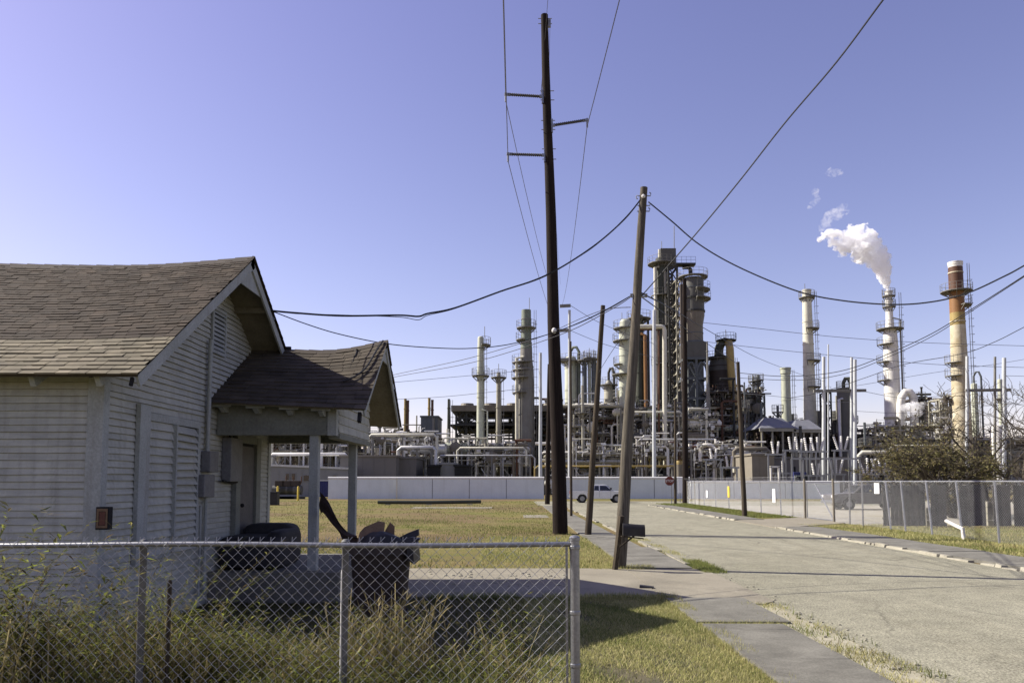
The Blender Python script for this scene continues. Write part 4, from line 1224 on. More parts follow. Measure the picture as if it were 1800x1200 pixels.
for lab, pix, Ya, Yb, r in (
    ('faint wire crossing high between the dark tower and the orange stack', [(1236, 567), (1330, 577), (1470, 592), (1620, 602), (1810, 608)], 96, 96, .035),
    ('second faint wire crossing between the dark tower and the right edge', [(1236, 600), (1340, 612), (1480, 626), (1640, 640), (1810, 646)], 96, 94, .035),
    ('faint wire sloping from the pale steel pole arm down past the grey pole', [(1003, 537), (1050, 565), (1110, 590), (1150, 604)], 88, 92, .03),
    ('faint lower wire from the pale steel pole arm towards the dark tower', [(1003, 581), (1060, 604), (1110, 618), (1150, 628)], 88, 92, .03),
    ('faint level wire left of the tall green column', [(690, 672), (780, 664), (870, 656), (950, 648)], 92, 92, .03),
    ('lowest faint level wire left of the tall green column', [(690, 702), (780, 697), (870, 688), (950, 680)], 92, 92, .03),
    ('faint wire rising from the substation crossarm to the right edge', [(1448, 687), (1540, 672), (1640, 655), (1749, 640), (1830, 626)], 92, 92, .03),
    ('faint wire between the two substation crossarms', [(1520, 688), (1590, 700), (1650, 696), (1700, 687)], 92, 92, .03),
    ('upper jumper wire between the cream stack and the substation poles', [(1297, 690), (1380, 698), (1448, 706), (1500, 706)], Y6, 92, .02),
    ('faint wire along the substation just above the hoods', [(1500, 722), (1580, 726), (1650, 724), (1700, 716), (1820, 708)], 92, 92, .025),
    ('faint wire leaving the right crossarm at the right edge', [(1765, 660), (1830, 662)], 92, 92, .03)):
    wire(lab, lerpY(pix, Ya, Yb), r, 'wire_grey', n=4)

# ================================================================== ROAD EDGE SIGNS, LITTER
gs = G(1181, 886)
ss = thing('stop_sign', (gs.x, gs.y, 0), 'faded red stop sign on a grey post at the end of the road', 'sign')
MB().bar((gs.x, gs.y + .05, 0), (gs.x, gs.y + .05, at(1181, 838, gs.y).z), .06).build('post', MT['galv'], ss)
c = at(1177, 845, gs.y); rr_ = .40
octa = [(c.x + rr_ * math.cos(PI / 8 + k * PI / 4), c.y, c.z + rr_ * math.sin(PI / 8 + k * PI / 4)) for k in range(8)]
MB().prism(octa, (0, .02, 0)).build('sign_plate', MT['stopred'], ss)
edge_ = MB()
for k in range(8):
    p, q = Vector(octa[k]), Vector(octa[(k + 1) % 8])
    edge_.bar(p.lerp(c, .04) + Vector((0, -.004, 0)), q.lerp(c, .04) + Vector((0, -.004, 0)), .006, .022, up=(0, 1, 0))
edge_.build('border', MT['signwhite'], ss)
def text_mesh(txt, size, loc, mat, parent, name='lettering', rot=(R(90), 0, 0)):
    cu = bpy.data.curves.new('t', 'FONT'); cu.body = txt; cu.size = size; cu.align_x = 'CENTER'; cu.align_y = 'CENTER'; cu.extrude = .002
    ob = bpy.data.objects.new('t', cu); col.objects.link(ob)
    dg = bpy.context.evaluated_depsgraph_get()
    me = bpy.data.meshes.new_from_object(ob.evaluated_get(dg))
    bpy.data.objects.remove(ob); bpy.data.curves.remove(cu)
    me.transform(Matrix.Translation(Vector(loc)) @ Matrix.Rotation(rot[0], 4, 'X'))
    me.transform(Matrix.Translation(-WORLD_POS[parent.name]))
    me.materials.clear(); me.materials.append(mat)
    o = bpy.data.objects.new(name, me); col.objects.link(o); o.parent = parent; WORLD_POS[o.name] = WORLD_POS[parent.name]
    return o
text_mesh('STOP', .27, (c.x, c.y - .006, c.z), MT['signwhite'], ss)
wsn = thing('notice_sign', (at(1196, 886, 66).x, 66, 0), 'small white notice board between the slim pole and the stout pole', 'sign')
a = at(1192, 866, 66); b = at(1199, 840, 66)
MB().box(a.x, b.x, 66, 66.03, a.z, b.z).build('board', MT['signwhite'], wsn)
MB().bar(((a.x + b.x) / 2, 66.06, 0), ((a.x + b.x) / 2, 66.06, b.z), .05).build('post', MT['galv'], wsn)
g = G(1137, 1032, .04)
lt = MB(); lt.hexa([(g.x - .13, g.y - .04, .042), (g.x + .12, g.y - .06, .042), (g.x + .13, g.y + .04, .042), (g.x - .12, g.y + .06, .042), (g.x - .13, g.y - .03, .075), (g.x + .10, g.y - .05, .055), (g.x + .12, g.y + .03, .06), (g.x - .11, g.y + .05, .085)])
tag(lt.build('rubber_scrap', MT['black_plastic'], None), 'flat black rubber scrap lying on the driveway apron', 'scrap')
for lab, (px, py), s in (('white pebble of broken kerb lying on the grass by the gate apron', (1402, 868), .12),):
    pass
rr = random.Random(3)
rub = MB()
for _ in range(60):
    g = G(rr.uniform(750, 1000), rr.uniform(1003, 1032), .036); s = rr.uniform(.01, .05)
    rub.ball((g.x, g.y, .04), s, 6, 4, .5)
for _ in range(80):
    g = G(rr.uniform(1240, 1560), 1090, .0); y = rr.uniform(6.5, 16); s = rr.uniform(.008, .028)
    rub.ball((rr.gauss(3.98, .14), y, .02), s, 5, 3, .6)
tag(rub.build('rubble', MT['kerb'], None), 'scattered crumbs of broken concrete on the driveway and along the road edge', 'rubble', None, 'stuff')
a, b = G(664, 887), G(845, 886)
pp = thing('long_pipe', ((a.x + b.x) / 2, a.y, 0), 'long dark pipe lying on low blocks in the brown field', 'pipe')
MB().tube([(a.x, a.y, .22), ((a.x + b.x) / 2, a.y + .1, .20), (b.x, b.y, .22)], .15, 12).build('pipe', MT['olive'], pp, smooth=True)
for t in (.1, .5, .9):
    x = a.x + (b.x - a.x) * t
    MB().box(x - .2, x + .2, a.y - .12, a.y + .2, 0, .08).build('block', MT['kerb'], pp)

# ================================================================== PICKUPS
def pickup(label, cx, y, length, paint, flip=False, name='pickup_truck', cap=False):
    """side profile facing +x; x from cx-length/2"""
    t = thing(name, (cx, y, 0), label, 'truck')
    s = length / 5.4; W = .92
    def X(u): return cx + (-1 if flip else 1) * (u - 2.7) * s
    def arch(c0, r, z0, n=9): return [(c0 + r * math.cos(PI - PI * k / (n - 1)), z0 + r * math.sin(PI - PI * k / (n - 1)) * .95) for k in range(n)]
    low = .42
    prof = [(0.02, .55), (.06, low + .02)] + [(.55 + .0, low)] + arch(1.05, .44, low) + [(1.55, low - .02), (3.72, low - .02)] + arch(4.30, .44, low) + [(4.82, low), (5.34, low + .04), (5.38, .75), (5.33, .98), (5.05, 1.07), (3.95, 1.12), (3.9, 1.13), (1.98, 1.13), (1.95, 1.10), (.02, 1.10)]
    mb = MB(); mb.prism([(X(u), y - W, z * s) for u, z in prof], (0, 2 * W, 0))
    body = mb.build('body', paint, t, bevel=.03)
    cabp = [(1.98, 1.12), (3.98, 1.12), (3.36, 1.66), (3.2, 1.71), (2.22, 1.71), (2.06, 1.64)]
    lo = [(X(u), (y - W + .03 + (z - 1.12) * .22), z * s) for u, z in cabp]
    hi = [(X(u), (y + W - .03 - (z - 1.12) * .22), z * s) for u, z in cabp]
    n = len(cabp)
    MB().add(lo + hi, [tuple(range(n)), tuple(range(2 * n - 1, n - 1, -1))] + [(i, (i + 1) % n, n + (i + 1) % n, n + i) for i in range(n)]).build('cab', paint, t, bevel=.03)
    for wname, pts in (('window', [(2.18, 1.16), (2.62, 1.16), (2.62, 1.60), (2.25, 1.60)]), ('window', [(2.72, 1.16), (3.78, 1.16), (3.33, 1.58), (3.2, 1.61), (2.72, 1.61)])):
        for sd in (-1, 1):
            q = [(X(u), y + sd * (W - .03 - (z - 1.12) * .22 + .006), z * s) for u, z in pts]
            MB().prism(q, (0, -sd * .02, 0)).build(wname, MT['glass'], t)
    MB().prism([(X(3.93), y - W + .12, 1.17 * s), (X(3.43), y - W + .2, 1.62 * s), (X(3.43), y + W - .2, 1.62 * s), (X(3.93), y + W - .12, 1.17 * s)], (.012, 0, .012)).build('windscreen', MT['glass'], t)
    MB().box(min(X(.1), X(1.9)), max(X(.1), X(1.9)), y - W + .12, y + W - .12, 1.06 * s, 1.105 * s).build('bed_floor', MT['dark'], t)
    dl = MB()
    for u in (2.04, 2.66, 3.72):
        for sd in (-1, 1):
            dl.box(X(u) - .006, X(u) + .006, y + sd * (W + .001) - .003, y + sd * (W + .001) + .003, .5, 1.1)
    dl.build('door_seams', MT['dark'], t)
    for u in (1.05, 4.30):
        for sd in (-1, 1):
            w = MB(); yy = y + sd * (W - .13)
            w.tube([(X(u), yy - .12, .37), (X(u), yy + .12, .37)], .37, 22)
            wh = w.build('wheel', MT['tyre'], t, smooth=True)
            MB().tube([(X(u), yy - .128, .37), (X(u), yy + .128, .37)], .21, 16).build('rim', MT['rim'], wh)
    a, b = sorted((X(5.30), X(5.46)))
    MB().box(a, b, y - W + .02, y + W - .02, .42, .62).build('bumper', MT['galv'], t, bevel=.03)
    a, b = sorted((X(-.08), X(.06)))
    MB().box(a, b, y - W + .02, y + W - .02, .42, .60).build('bumper', MT['galv'], t, bevel=.03)
    for sd in (-1, 1):
        a, b = sorted((X(5.24), X(5.385)))
        MB().box(a, b, y + sd * (W - .17) - .14, y + sd * (W - .17) + .14, .80, .96).build('headlight', MT['porcelain'], t, bevel=.02)
        a, b = sorted((X(.0), X(.07)))
        MB().box(a, b, y + sd * (W - .08) - .06, y + sd * (W - .08) + .06, .78, 1.02).build('tail_light', MT['red'], t)
        MB().box(X(3.72) - .07, X(3.72) + .07, y + sd * (W + .02), y + sd * (W + .20), 1.16, 1.32).build('mirror', MT['dark'], t, bevel=.02) if sd < 0 else MB().box(X(3.72) - .07, X(3.72) + .07, y + W + .02, y + W + .20, 1.16, 1.32).build('mirror', MT['dark'], t, bevel=.02)
    return t
gt = G(1054, 883.5)
xl_, xr_ = at(1004, 880, gt.y).x, at(1105, 880, gt.y).x
pickup('white extended-cab pickup truck parked in front of the pale wall', (xl_ + xr_) / 2, gt.y + .9, xr_ - xl_, MT['truck_white'])
g2 = G(1530, 895)
pickup('grey pickup truck parked inside the chain link fence', at(1524, 890, g2.y).x, g2.y, 5.3, MT['truck_grey'], True)

# ================================================================== RIGHT CHAIN LINK FENCE
FX = 14.55
fr_ = thing('chain_link_fence', (FX, 17, 0), 'tall chain link fence with leaning steel posts across the road', 'fence')
FH = 1.86
def mesh_run(p, q, h, d=.085, r=.0022, zb=.05):
    p, q = Vector(p), Vector(q)
    L_ = (q - p).length; u = (q - p).normalized()
    mb = MB()
    n = int(L_ / d); rows = int((h - zb) / d * 2)
    for i in range(n * 2):
        pts = []
        for k in range(rows + 1):
            sg = d / 4 if (k + i) % 2 == 0 else -d / 4
            c = p + u * (i * d / 2 + d / 4 + sg)
            pts.append((c.x - .02, c.y, zb + (h - zb) * k / rows))
        mb.tube(pts, r, 3, False)
    return mb
gate_y0, gate_y1 = G(1465, 912).y, 36.9
gate_y0 = 33.6
mr = mesh_run((FX, 14.0, 0), (FX, gate_y0 - .1, 0), FH)
m2 = mesh_run((FX, gate_y1 + .1, 0), (FX, 61.5, 0), FH, .12, .003)
mr.v, o_ = mr.v, len(mr.v)
mr.add(m2.v, m2.f)
mr.build('mesh_fabric', MT['galv_wire'], fr_)
tr = MB().tube([(FX, 14, FH), (FX, gate_y0 - .1, FH)], .021, 8).tube([(FX, gate_y1 + .1, FH), (FX, 61.6, FH)], .024, 8)
tr.build('top_rail', MT['galv'], fr_)
post_px = [(1757, 957, 1748, 845), (1692, 946, 1680, 845), (1639, 941, 1627, 845), (1592, 931, 1583, 845), (1566, 926, 1556, 845), (1517, 917, 1515, 845), (1494, 917, 1493, 845)]
for bx_, by_, tx_, ty_ in post_px:
    bX = onX(bx_, by_, FX); tY = onX(tx_, ty_, FX).y
    b0 = Vector((FX, bX.y, 0)); t0 = Vector((FX, tY, FH + .03))
    MB().tube([b0, t0], .034, 10).build('post', MT['galv'], fr_, smooth=True)
for y in (15.2, 40.2, 43.4, 46.6, 49.8, 53, 56.2, 59.0, 61.6):
    MB().tube([(FX, y, 0), (FX, y + .1, FH + .04)], .034, 10).build('post', MT['galv'] if y < 58 else MT['tan'], fr_, smooth=True)
bw = MB()
for y in np.arange(38, 61.7, 2.2):
    bw.tube([(FX, y, FH), (FX - .25, y, FH + .22)], .014, 5)
for k in (1, 2, 3):
    bw.tube([(FX - .25 * k / 3, 37.2, FH + .22 * k / 3), (FX - .25 * k / 3, 61.6, FH + .22 * k / 3)], .009, 4)
bw.build('barbed_wire', MT['galv_wire'], fr_)
gt_ = thing('gate', (FX, 35, 0), 'chain link gate with a diagonal brace beside the concrete apron', 'gate')
gm_ = MB()
for y in (gate_y0, gate_y1):
    gm_.tube([(FX, y, 0), (FX, y, 1.98)], .055, 12)
gm_.build('gate_post', MT['tan'], gt_, smooth=True)
gf = MB()
for z in (.08, 1.76): gf.tube([(FX + .06, gate_y0 + .12, z), (FX + .06, gate_y1 - .12, z)], .025, 8)
for y in (gate_y0 + .12, gate_y1 - .12): gf.tube([(FX + .06, y, .08), (FX + .06, y, 1.76)], .025, 8)
gf.tube([(FX + .06, gate_y0 + .14, .1), (FX + .06, gate_y0 + 2.2, 1.74)], .03, 8)
gf.build('gate_frame', MT['galv'], gt_, smooth=True)
mesh_run((FX + .08, gate_y0 + .14, 0), (FX + .08, gate_y1 - .14, 0), 1.74, .085, .0022, .1).build('mesh_fabric', MT['galv_wire'], gt_)
# white bent post end + rail broken in the fence
a, b = onX(1663, 915, FX - .05), onX(1692, 929, FX - .06)
tag(MB().tube([a, a.lerp(b, .45) + Vector((0, 0, -.01)), b, b + Vector((0, -.05, -.35))], .058, 10).build('bent_pipe', MT['offwhite'], None, smooth=True), 'short white bent pipe sticking through the chain link fence', 'pipe')
# dark slatted privacy screens inside
YS = 30.5
def panel(label, x0p, x1p, ztop=852, zb=926, miss=()):
    x0, x1 = at(x0p, 900, YS).x, at(x1p, 900, YS).x
    zt_, zb_ = at(1600, ztop, YS).z, .02
    t = thing('fence_panel', ((x0 + x1) / 2, YS, 0), label, 'fence panel', 'dark privacy panels inside the fence')
    n = max(2, int((x1 - x0) / .145)); rr = random.Random(int(x0p))
    mb = MB(); w = (x1 - x0) / n
    for i in range(n):
        if i in miss: continue
        zz = zt_ + rr.uniform(-.02, .015)
        mb.box(x0 + i * w + .007, x0 + (i + 1) * w - .007, YS - .01 + rr.uniform(-.004, .004), YS + .012, zb_ + rr.uniform(0, .03), zz)
    mb.build('boards', MT['screen'], t)
    rl_ = MB()
    for z in (.3, .95, zt_ - .12): rl_.box(x0, x1, YS + .02, YS + .07, z, z + .09)
    rl_.build('rails', MT['screen'], t)
    return t
panel('dark privacy panel just right of the grey pickup', 1566, 1627)
panel('dark privacy panel left of the dark tree trunk', 1636, 1664)
panel('dark privacy panel right of the dark tree trunk', 1687, 1733)
panel('dark privacy panel between the two pale gaps', 1746, 1777)
panel('dark privacy panel at the right edge of the photo', 1782, 1850)
panel('dark privacy panel farthest to the left, narrow', 1552, 1564, 856)
for lab, px, z0 in (('pale stacked concrete blocks in the gap between two dark panels', 1739, 924), ('small stack of pale blocks left of the leaning post', 1631, 922)):
    a = at(px, z0, YS + .6)
    t = thing('block_stack', (a.x, YS + .6, 0), lab, 'blocks')
    for k in range(4 if px > 1700 else 3):
        MB().box(a.x - .14, a.x + .14, YS + .45, YS + .75, .26 * k, .26 * k + .235).build('block', MT['kerb'], t, bevel=.01)
# little signs on the far fence
for lab, px, py, w_, h_, m_, Y_ in (('narrow white notice on the far chain link fence nearest the stop sign', 1243, 868, .22, .55, 'signwhite', 56), ('yellow notice on the far chain link fence', 1281, 864, .22, .75, 'yellow', 50),
                            ('tall white notice on the far chain link fence left of the gate', 1361, 871, .22, .75, 'signwhite', 41.5), ('white notice hanging on the grey pickup side of the fence', 1542, 858, .20, .42, 'signwhite', 31)):
    p = onX(px, py, FX - .05)
    y_ = p.y
    tag(MB().box(FX - .075, FX - .055, y_ - w_ * 1.0, y_ + w_ * 1.0, p.z - h_ / 2, p.z + h_ / 2).build('notice', MT[m_], None), lab, 'sign')

# ================================================================== TREES
def branch_tree(rr, base, h, spread, lvls, trunk_r, lean=(0, 0), drop=.0):
    """returns list of polylines with radii, plus twig tips"""
    segs, tips = [], []
    def grow(p, d, L_, r, lv):
        pts = [p]; n = 5
        dd = d.copy()
        for i in range(n):
            dd = (dd + Vector((rr.uniform(-.28, .28), rr.uniform(-.28, .28), rr.uniform(-.15, .16) - drop * (lvls - lv) * .05))).normalized()
            pts.append(pts[-1] + dd * (L_ / n))
        rs = [r * (1 - .5 * i / n) for i in range(n + 1)]
        segs.append((pts, rs, lv))
        if lv == 0:
            tips.append((pts[2], pts[-1])); tips.append((pts[1], pts[3])); return
        k = rr.choice((3, 4, 4)) if lv > 1 else rr.choice((4, 5, 6))
        for j in range(k):
            i = rr.randint(2, n)
            az = rr.uniform(0, 2 * PI)
            side = Vector((math.cos(az), math.sin(az), rr.uniform(-.15, .5)))
            nd = (dd * .65 + side * spread).normalized()
            grow(pts[i], nd, L_ * rr.uniform(.55, .8), rs[i] * .62, lv - 1)
    grow(Vector(base), Vector((lean[0], lean[1], 1)).normalized(), h, trunk_r, lvls)
    return segs, tips
def tree(label, base, h, spread, lvls, tr_, seed, leaves, leaf_size=.10, lean=(0, 0), name='mesquite_tree', multi=1, drop=0.0, leafmat=None):
    rr = random.Random(seed)
    t = thing(name, base, label, 'tree')
    tm, lm = MB(), []
    for s_ in range(multi):
        ln = (lean[0] + (rr.uniform(-.8, .8) if multi > 1 else 0), lean[1] + (rr.uniform(-.6, .6) if multi > 1 else 0))
        segs, tips = branch_tree(rr, base, h * rr.uniform(.85, 1.1), spread, lvls, tr_, ln, drop)
        for pts, rs, lv in segs:
            tm.tube(pts, [max(.011, r) for r in rs], 7 if lv >= lvls - 1 else 4, False)
        for a, b in tips:
            for _ in range(leaves):
                p = a.lerp(b, rr.random()) + Vector((rr.gauss(0, .10), rr.gauss(0, .10), rr.gauss(0, .08)))
                u = Vector((rr.uniform(-1, 1), rr.uniform(-1, 1), rr.uniform(-.8, .5))).normalized() * leaf_size * rr.uniform(.5, 1.2)
                v = u.cross(Vector((rr.uniform(-1, 1), rr.uniform(-1, 1), rr.uniform(-1, 1)))).normalized() * leaf_size * .20
                lm.append((p - u * .5, p + v, p + u * .5, p - v))
    tm.build('trunk', MT['bark'], t, smooth=True)
    if lm:
        V = np.array([[tuple(q) for q in f] for f in lm], np.float32)
        o = fast_mesh('crown', V, 4, leafmat or LEAF_M, base)
        o.location = (0, 0, 0); o.parent = t
    return t
tb_ = at(1676, 900, 38)
tree('spreading grey-green mesquite tree behind the dark panels', (tb_.x, 38, 0), 2.8, .95, 4, .17, 4, 2, .17, (-.25, 0), multi=5, drop=.22)
tb2 = at(1735, 900, 40)
tree('bare leafless tree with arching dark branches right of the mesquite', (tb2.x, 40, 0), 3.2, .8, 4, .17, 12, 0, .1, (.25, 0), 'bare_tree', multi=3)
tb3 = at(1805, 900, 44)
tree('bare twiggy tree at the right edge of the photo', (tb3.x, 44, 0), 4.2, .7, 4, .15, 33, 1, .06, (-.1, 0), 'bare_tree', multi=3)
sh_ = at(1606, 880, 41)
tree('low mesquite shrub left of the mesquite tree', (sh_.x, 41, 0), 2.5, .85, 4, .11, 9, 2, .16, (0, 0), 'mesquite_shrub', multi=3, drop=.3)
# ================================================================== PALE WALL
YW = G(800, 877).y + 1.0
def wall_run(label, xa, xb, Y, ytop=838, joints=()):
    x0, x1, zt = at(xa, 850, Y).x, at(xb, 850, Y).x, at(800, ytop, Y).z
    t = thing('perimeter_wall', ((x0 + x1) / 2, Y, 0), label, 'wall')
    MB().box(x0, x1, Y, Y + .25, 0, zt - .10).build('wall', MT['wallpaint'], t)
    MB().tube([(x0 - .04, Y + .10, zt - .12), (x1 + .04, Y + .10, zt - .12)], .15, 14).build('coping', MT['porcelain'], t, smooth=True)
    if joints:
        j = MB()
        for px in joints:
            x = at(px, 850, Y).x
            j.box(x - .03, x + .03, Y - .012, Y + .001, .05, zt - .11)
        j.build('joints', MT['grey_box'], t)
    return t
wall_run('pale painted perimeter wall left of the tallest pole', 577, 956, YW, 838, (697, 760, 825, 890))
wall_run('pale painted perimeter wall behind the white pickup', 972, 1212, YW + .8, 838, (1040, 1150))
wall_run('pale perimeter wall behind the chain link fence and gate', 1214, 1476, YW + .4, 845, (1290, 1380))
p = at(697, 878, YW - .5)
t = thing('marker_post', (p.x, YW - .4, 0), 'thin cream marker post against the pale wall behind the porch', 'post')
MB().box(p.x - .06, p.x + .06, YW - .46, YW - .34, 0, at(697, 840, YW).z).build('post', MT['cream'], t)
for lab, px, Y in (('yellow bollard nearest the house corner', 488, 74), ('yellow bollard in front of the parked machinery', 524, 72), ('yellow bollard just left of the near porch post', 546, 76)):
    x = at(px, 870, Y).x
    t = thing('bollard', (x, Y, 0), lab, 'bollard', 'yellow bollards by the machine yard')
    MB().lathe([(.10, 0), (.10, 1.3), (.07, 1.38), (.01, 1.40)], (x, Y), 12).build('post', MT['yellow'], t, smooth=True)
x0, x1 = at(469, 870, 58).x, at(487, 870, 58).x
t = thing('dark_bin', ((x0 + x1) / 2, 58, 0), 'black box-shaped bin in the field beside the house corner', 'bin')
MB().box(x0, x1, 58, 58.7, 0, .98).build('body', MT['black_plastic'], t, bevel=.03)
MB().box(x0 - .03, x1 + .03, 57.96, 58.74, .98, 1.06).build('lid', MT['black_plastic'], t)
x0, x1 = at(555, 870, 82).x, at(590, 870, 82).x
t = thing('container', ((x0 + x1) / 2, 82, 0), 'blue steel container seen past the porch post', 'container')
MB().box(x0, x1, 82, 84.4, .15, 1.9).build('body', MT['blue'], t, bevel=.03)
rb_ = MB()
for k in range(12):
    xx = x0 + (x1 - x0) * (k + .5) / 12; rb_.box(xx - .04, xx + .04, 81.95, 82.0, .2, 1.85)
rb_.build('ribs', MT['blue'], t)
MB().box(x0, x1, 81.9, 84.5, 1.9, 2.02).build('lid', MT['silver'], t)
for lab, px in (('dark compressor skid with tank in the machine yard', 505), ('dark generator skid next to the compressor', 519), ('dark pump skid at the left of the machine yard', 492)):
    x = at(px, 870, 79).x
    t = thing('machine_skid', (x, 79, 0), lab, 'machine')
    MB().box(x - .9, x + .9, 78.4, 79.6, .0, .25).build('base', MT['darksteel'], t)
    MB().tube([(x - .75, 79, .95), (x + .7, 79, .95)], .48, 14).build('tank', MT['vesselgrey'], t, smooth=True)
    MB().box(x - .5, x + .5, 78.7, 79.3, 1.35, 1.95).build('engine', MT['brownsteel'], t, bevel=.05)
    MB().tube([(x + .5, 79, 1.6), (x + .62, 79, 1.8), (x + .62, 79, 2.4)], .06, 8).build('exhaust', MT['rust'], t)

# ================================================================== BUILDINGS OF THE PLANT
def block(label, xa, xb, ytop, Y, depth, mat, name='building', roof=True, windows=(), door=None, trim=None, ytop2=None):
    x0, x1 = at(xa, 820, Y).x, at(xb, 820, Y).x
    zt = at(xa, ytop, Y).z; zt2 = at(xb, ytop2, Y).z if ytop2 else zt
    t = thing(name, ((x0 + x1) / 2, Y, 0), label, 'building')
    MB().hexa([(x0, Y, 0), (x1, Y, 0), (x1, Y + depth, 0), (x0, Y + depth, 0), (x0, Y, zt), (x1, Y, zt2), (x1, Y + depth, zt2), (x0, Y + depth, zt)]).build('walls', MT[mat], t)
    if roof:
        MB().hexa([(x0 - .15, Y - .15, zt + .01), (x1 + .15, Y - .15, zt2 + .01), (x1 + .15, Y + depth, zt2 + .01), (x0 - .15, Y + depth, zt + .01), (x0 - .15, Y - .15, zt + .26), (x1 + .15, Y - .15, zt2 + .26), (x1 + .15, Y + depth, zt2 + .26), (x0 - .15, Y + depth, zt + .26)]).build('roof_edge', MT[trim or mat], t)
    for (wx0, wx1, wy0, wy1) in windows:
        a, b = at(wx0, wy0, Y), at(wx1, wy1, Y)
        f = MB().box(a.x - .08, b.x + .08, Y - .06, Y - .002, b.z - .08, a.z + .08).build('window', MT['shedgrey'], t)
        MB().box(a.x, b.x, Y - .075, Y - .062, b.z, a.z).build('pane', MT['glass'], f)
    if door:
        a, b = at(door[0], door[2], Y), at(door[1], door[3], Y)
        MB().box(a.x, b.x, Y - .05, Y - .002, 0, a.z).build('door', MT['dark'], t)
    seams = MB(); k = max(3, int((x1 - x0) / 1.3))
    for i in range(1, k):
        xx = x0 + (x1 - x0) * i / k
        seams.box(xx - .02, xx + .02, Y - .025, Y - .001, .05, min(zt, zt2) - .05)
    seams.build('panel_ribs', MT[mat], t)
    return t
block('long low pale grey shed with small windows behind the porch', 430, 612, 817, 90, 10, 'shedgrey', windows=((503, 508, 832, 843), (513, 519, 832, 843), (534, 547, 835, 845), (586, 590, 835, 843)), trim='silver', ytop2=825)
block('large plain brown-grey box building above the pale wall', 598, 696, 803, 93, 12, 'boxgrey', trim='boxtan')
block('shorter brown box building to the right of the large plain one', 697, 731, 806, 96, 8, 'boxgrey')
block('low black louvred enclosure left of the dark shed bay', 752, 773, 820, 96, 6, 'dark')
block('small grey control shed between two black bays', 773, 799, 816, 97, 6, 'shedgrey')
block('low black louvred enclosure right of the small grey shed', 799, 824, 820, 96, 6, 'dark')
block('tan block substation house with sunlit side', 1322, 1361, 800, 92, 9, 'boxtan')
block('dark metal switch house beside the tan block house', 1361, 1520, 806, 99, 6, 'boxgrey', door=(1391, 1399, 820, 846))
block('long low dark blue-grey hall behind the white pickup', 940, 1250, 822, 104, 8, 'vesselgrey', trim='yellow', windows=((964, 975, 826, 836),(1018, 1031, 826, 836), (1122, 1127, 826, 836), (1134, 1139, 826, 836), (1160, 1166, 826, 836)))
block('far dark process hall behind the left pipe racks', 470, 985, 792, 172, 14, 'brownsteel')
block('far dark process hall behind the middle columns', 985, 1240, 742, 178, 14, 'brownsteel')
block('far dark process hall behind the substation', 1240, 1560, 768, 176, 14, 'brownsteel')
block('far dark process hall behind the mesquite trees', 1560, 1830, 780, 174, 14, 'brownsteel')

# ================================================================== REFINERY KIT
def railing(mb, pts, h=1.1, closed=False, r=.026):
    n = len(pts)
    for zz in (h * .5, h):
        ps = [Vector(p) + Vector((0, 0, zz)) for p in pts]
        if closed: ps.append(ps[0])
        mb.tube(ps, r, 4, False)
    for p in pts: mb.tube([Vector(p), Vector(p) + Vector((0, 0, h))], r, 4, False)
def ring_platform(root, c, z, ri, ro, a0=0, a1=360, mat='midsteel'):
    n = max(6, int((a1 - a0) / 20))
    A = [R(a0 + (a1 - a0) * i / n) for i in range(n + 1)]
    mb = MB()
    for i in range(n):
        q = []
        for zz in (z - .12, z):
            for (a, r) in ((A[i], ri), (A[i], ro), (A[i + 1], ro), (A[i + 1], ri)):
                q.append((c[0] + r * math.cos(a), c[1] + r * math.sin(a), zz))
        mb.hexa(q)
        if i % 2 == 0:
            mb.bar((c[0] + ri * math.cos(A[i]), c[1] + ri * math.sin(A[i]), z - .9), (c[0] + ro * math.cos(A[i]), c[1] + ro * math.sin(A[i]), z - .1), .09)
    p = mb.build('platform', MT[mat], root)
    rl = MB(); railing(rl, [(c[0] + ro * math.cos(a), c[1] + ro * math.sin(a), z) for a in A]); rl.build('railing', MT[mat], p)
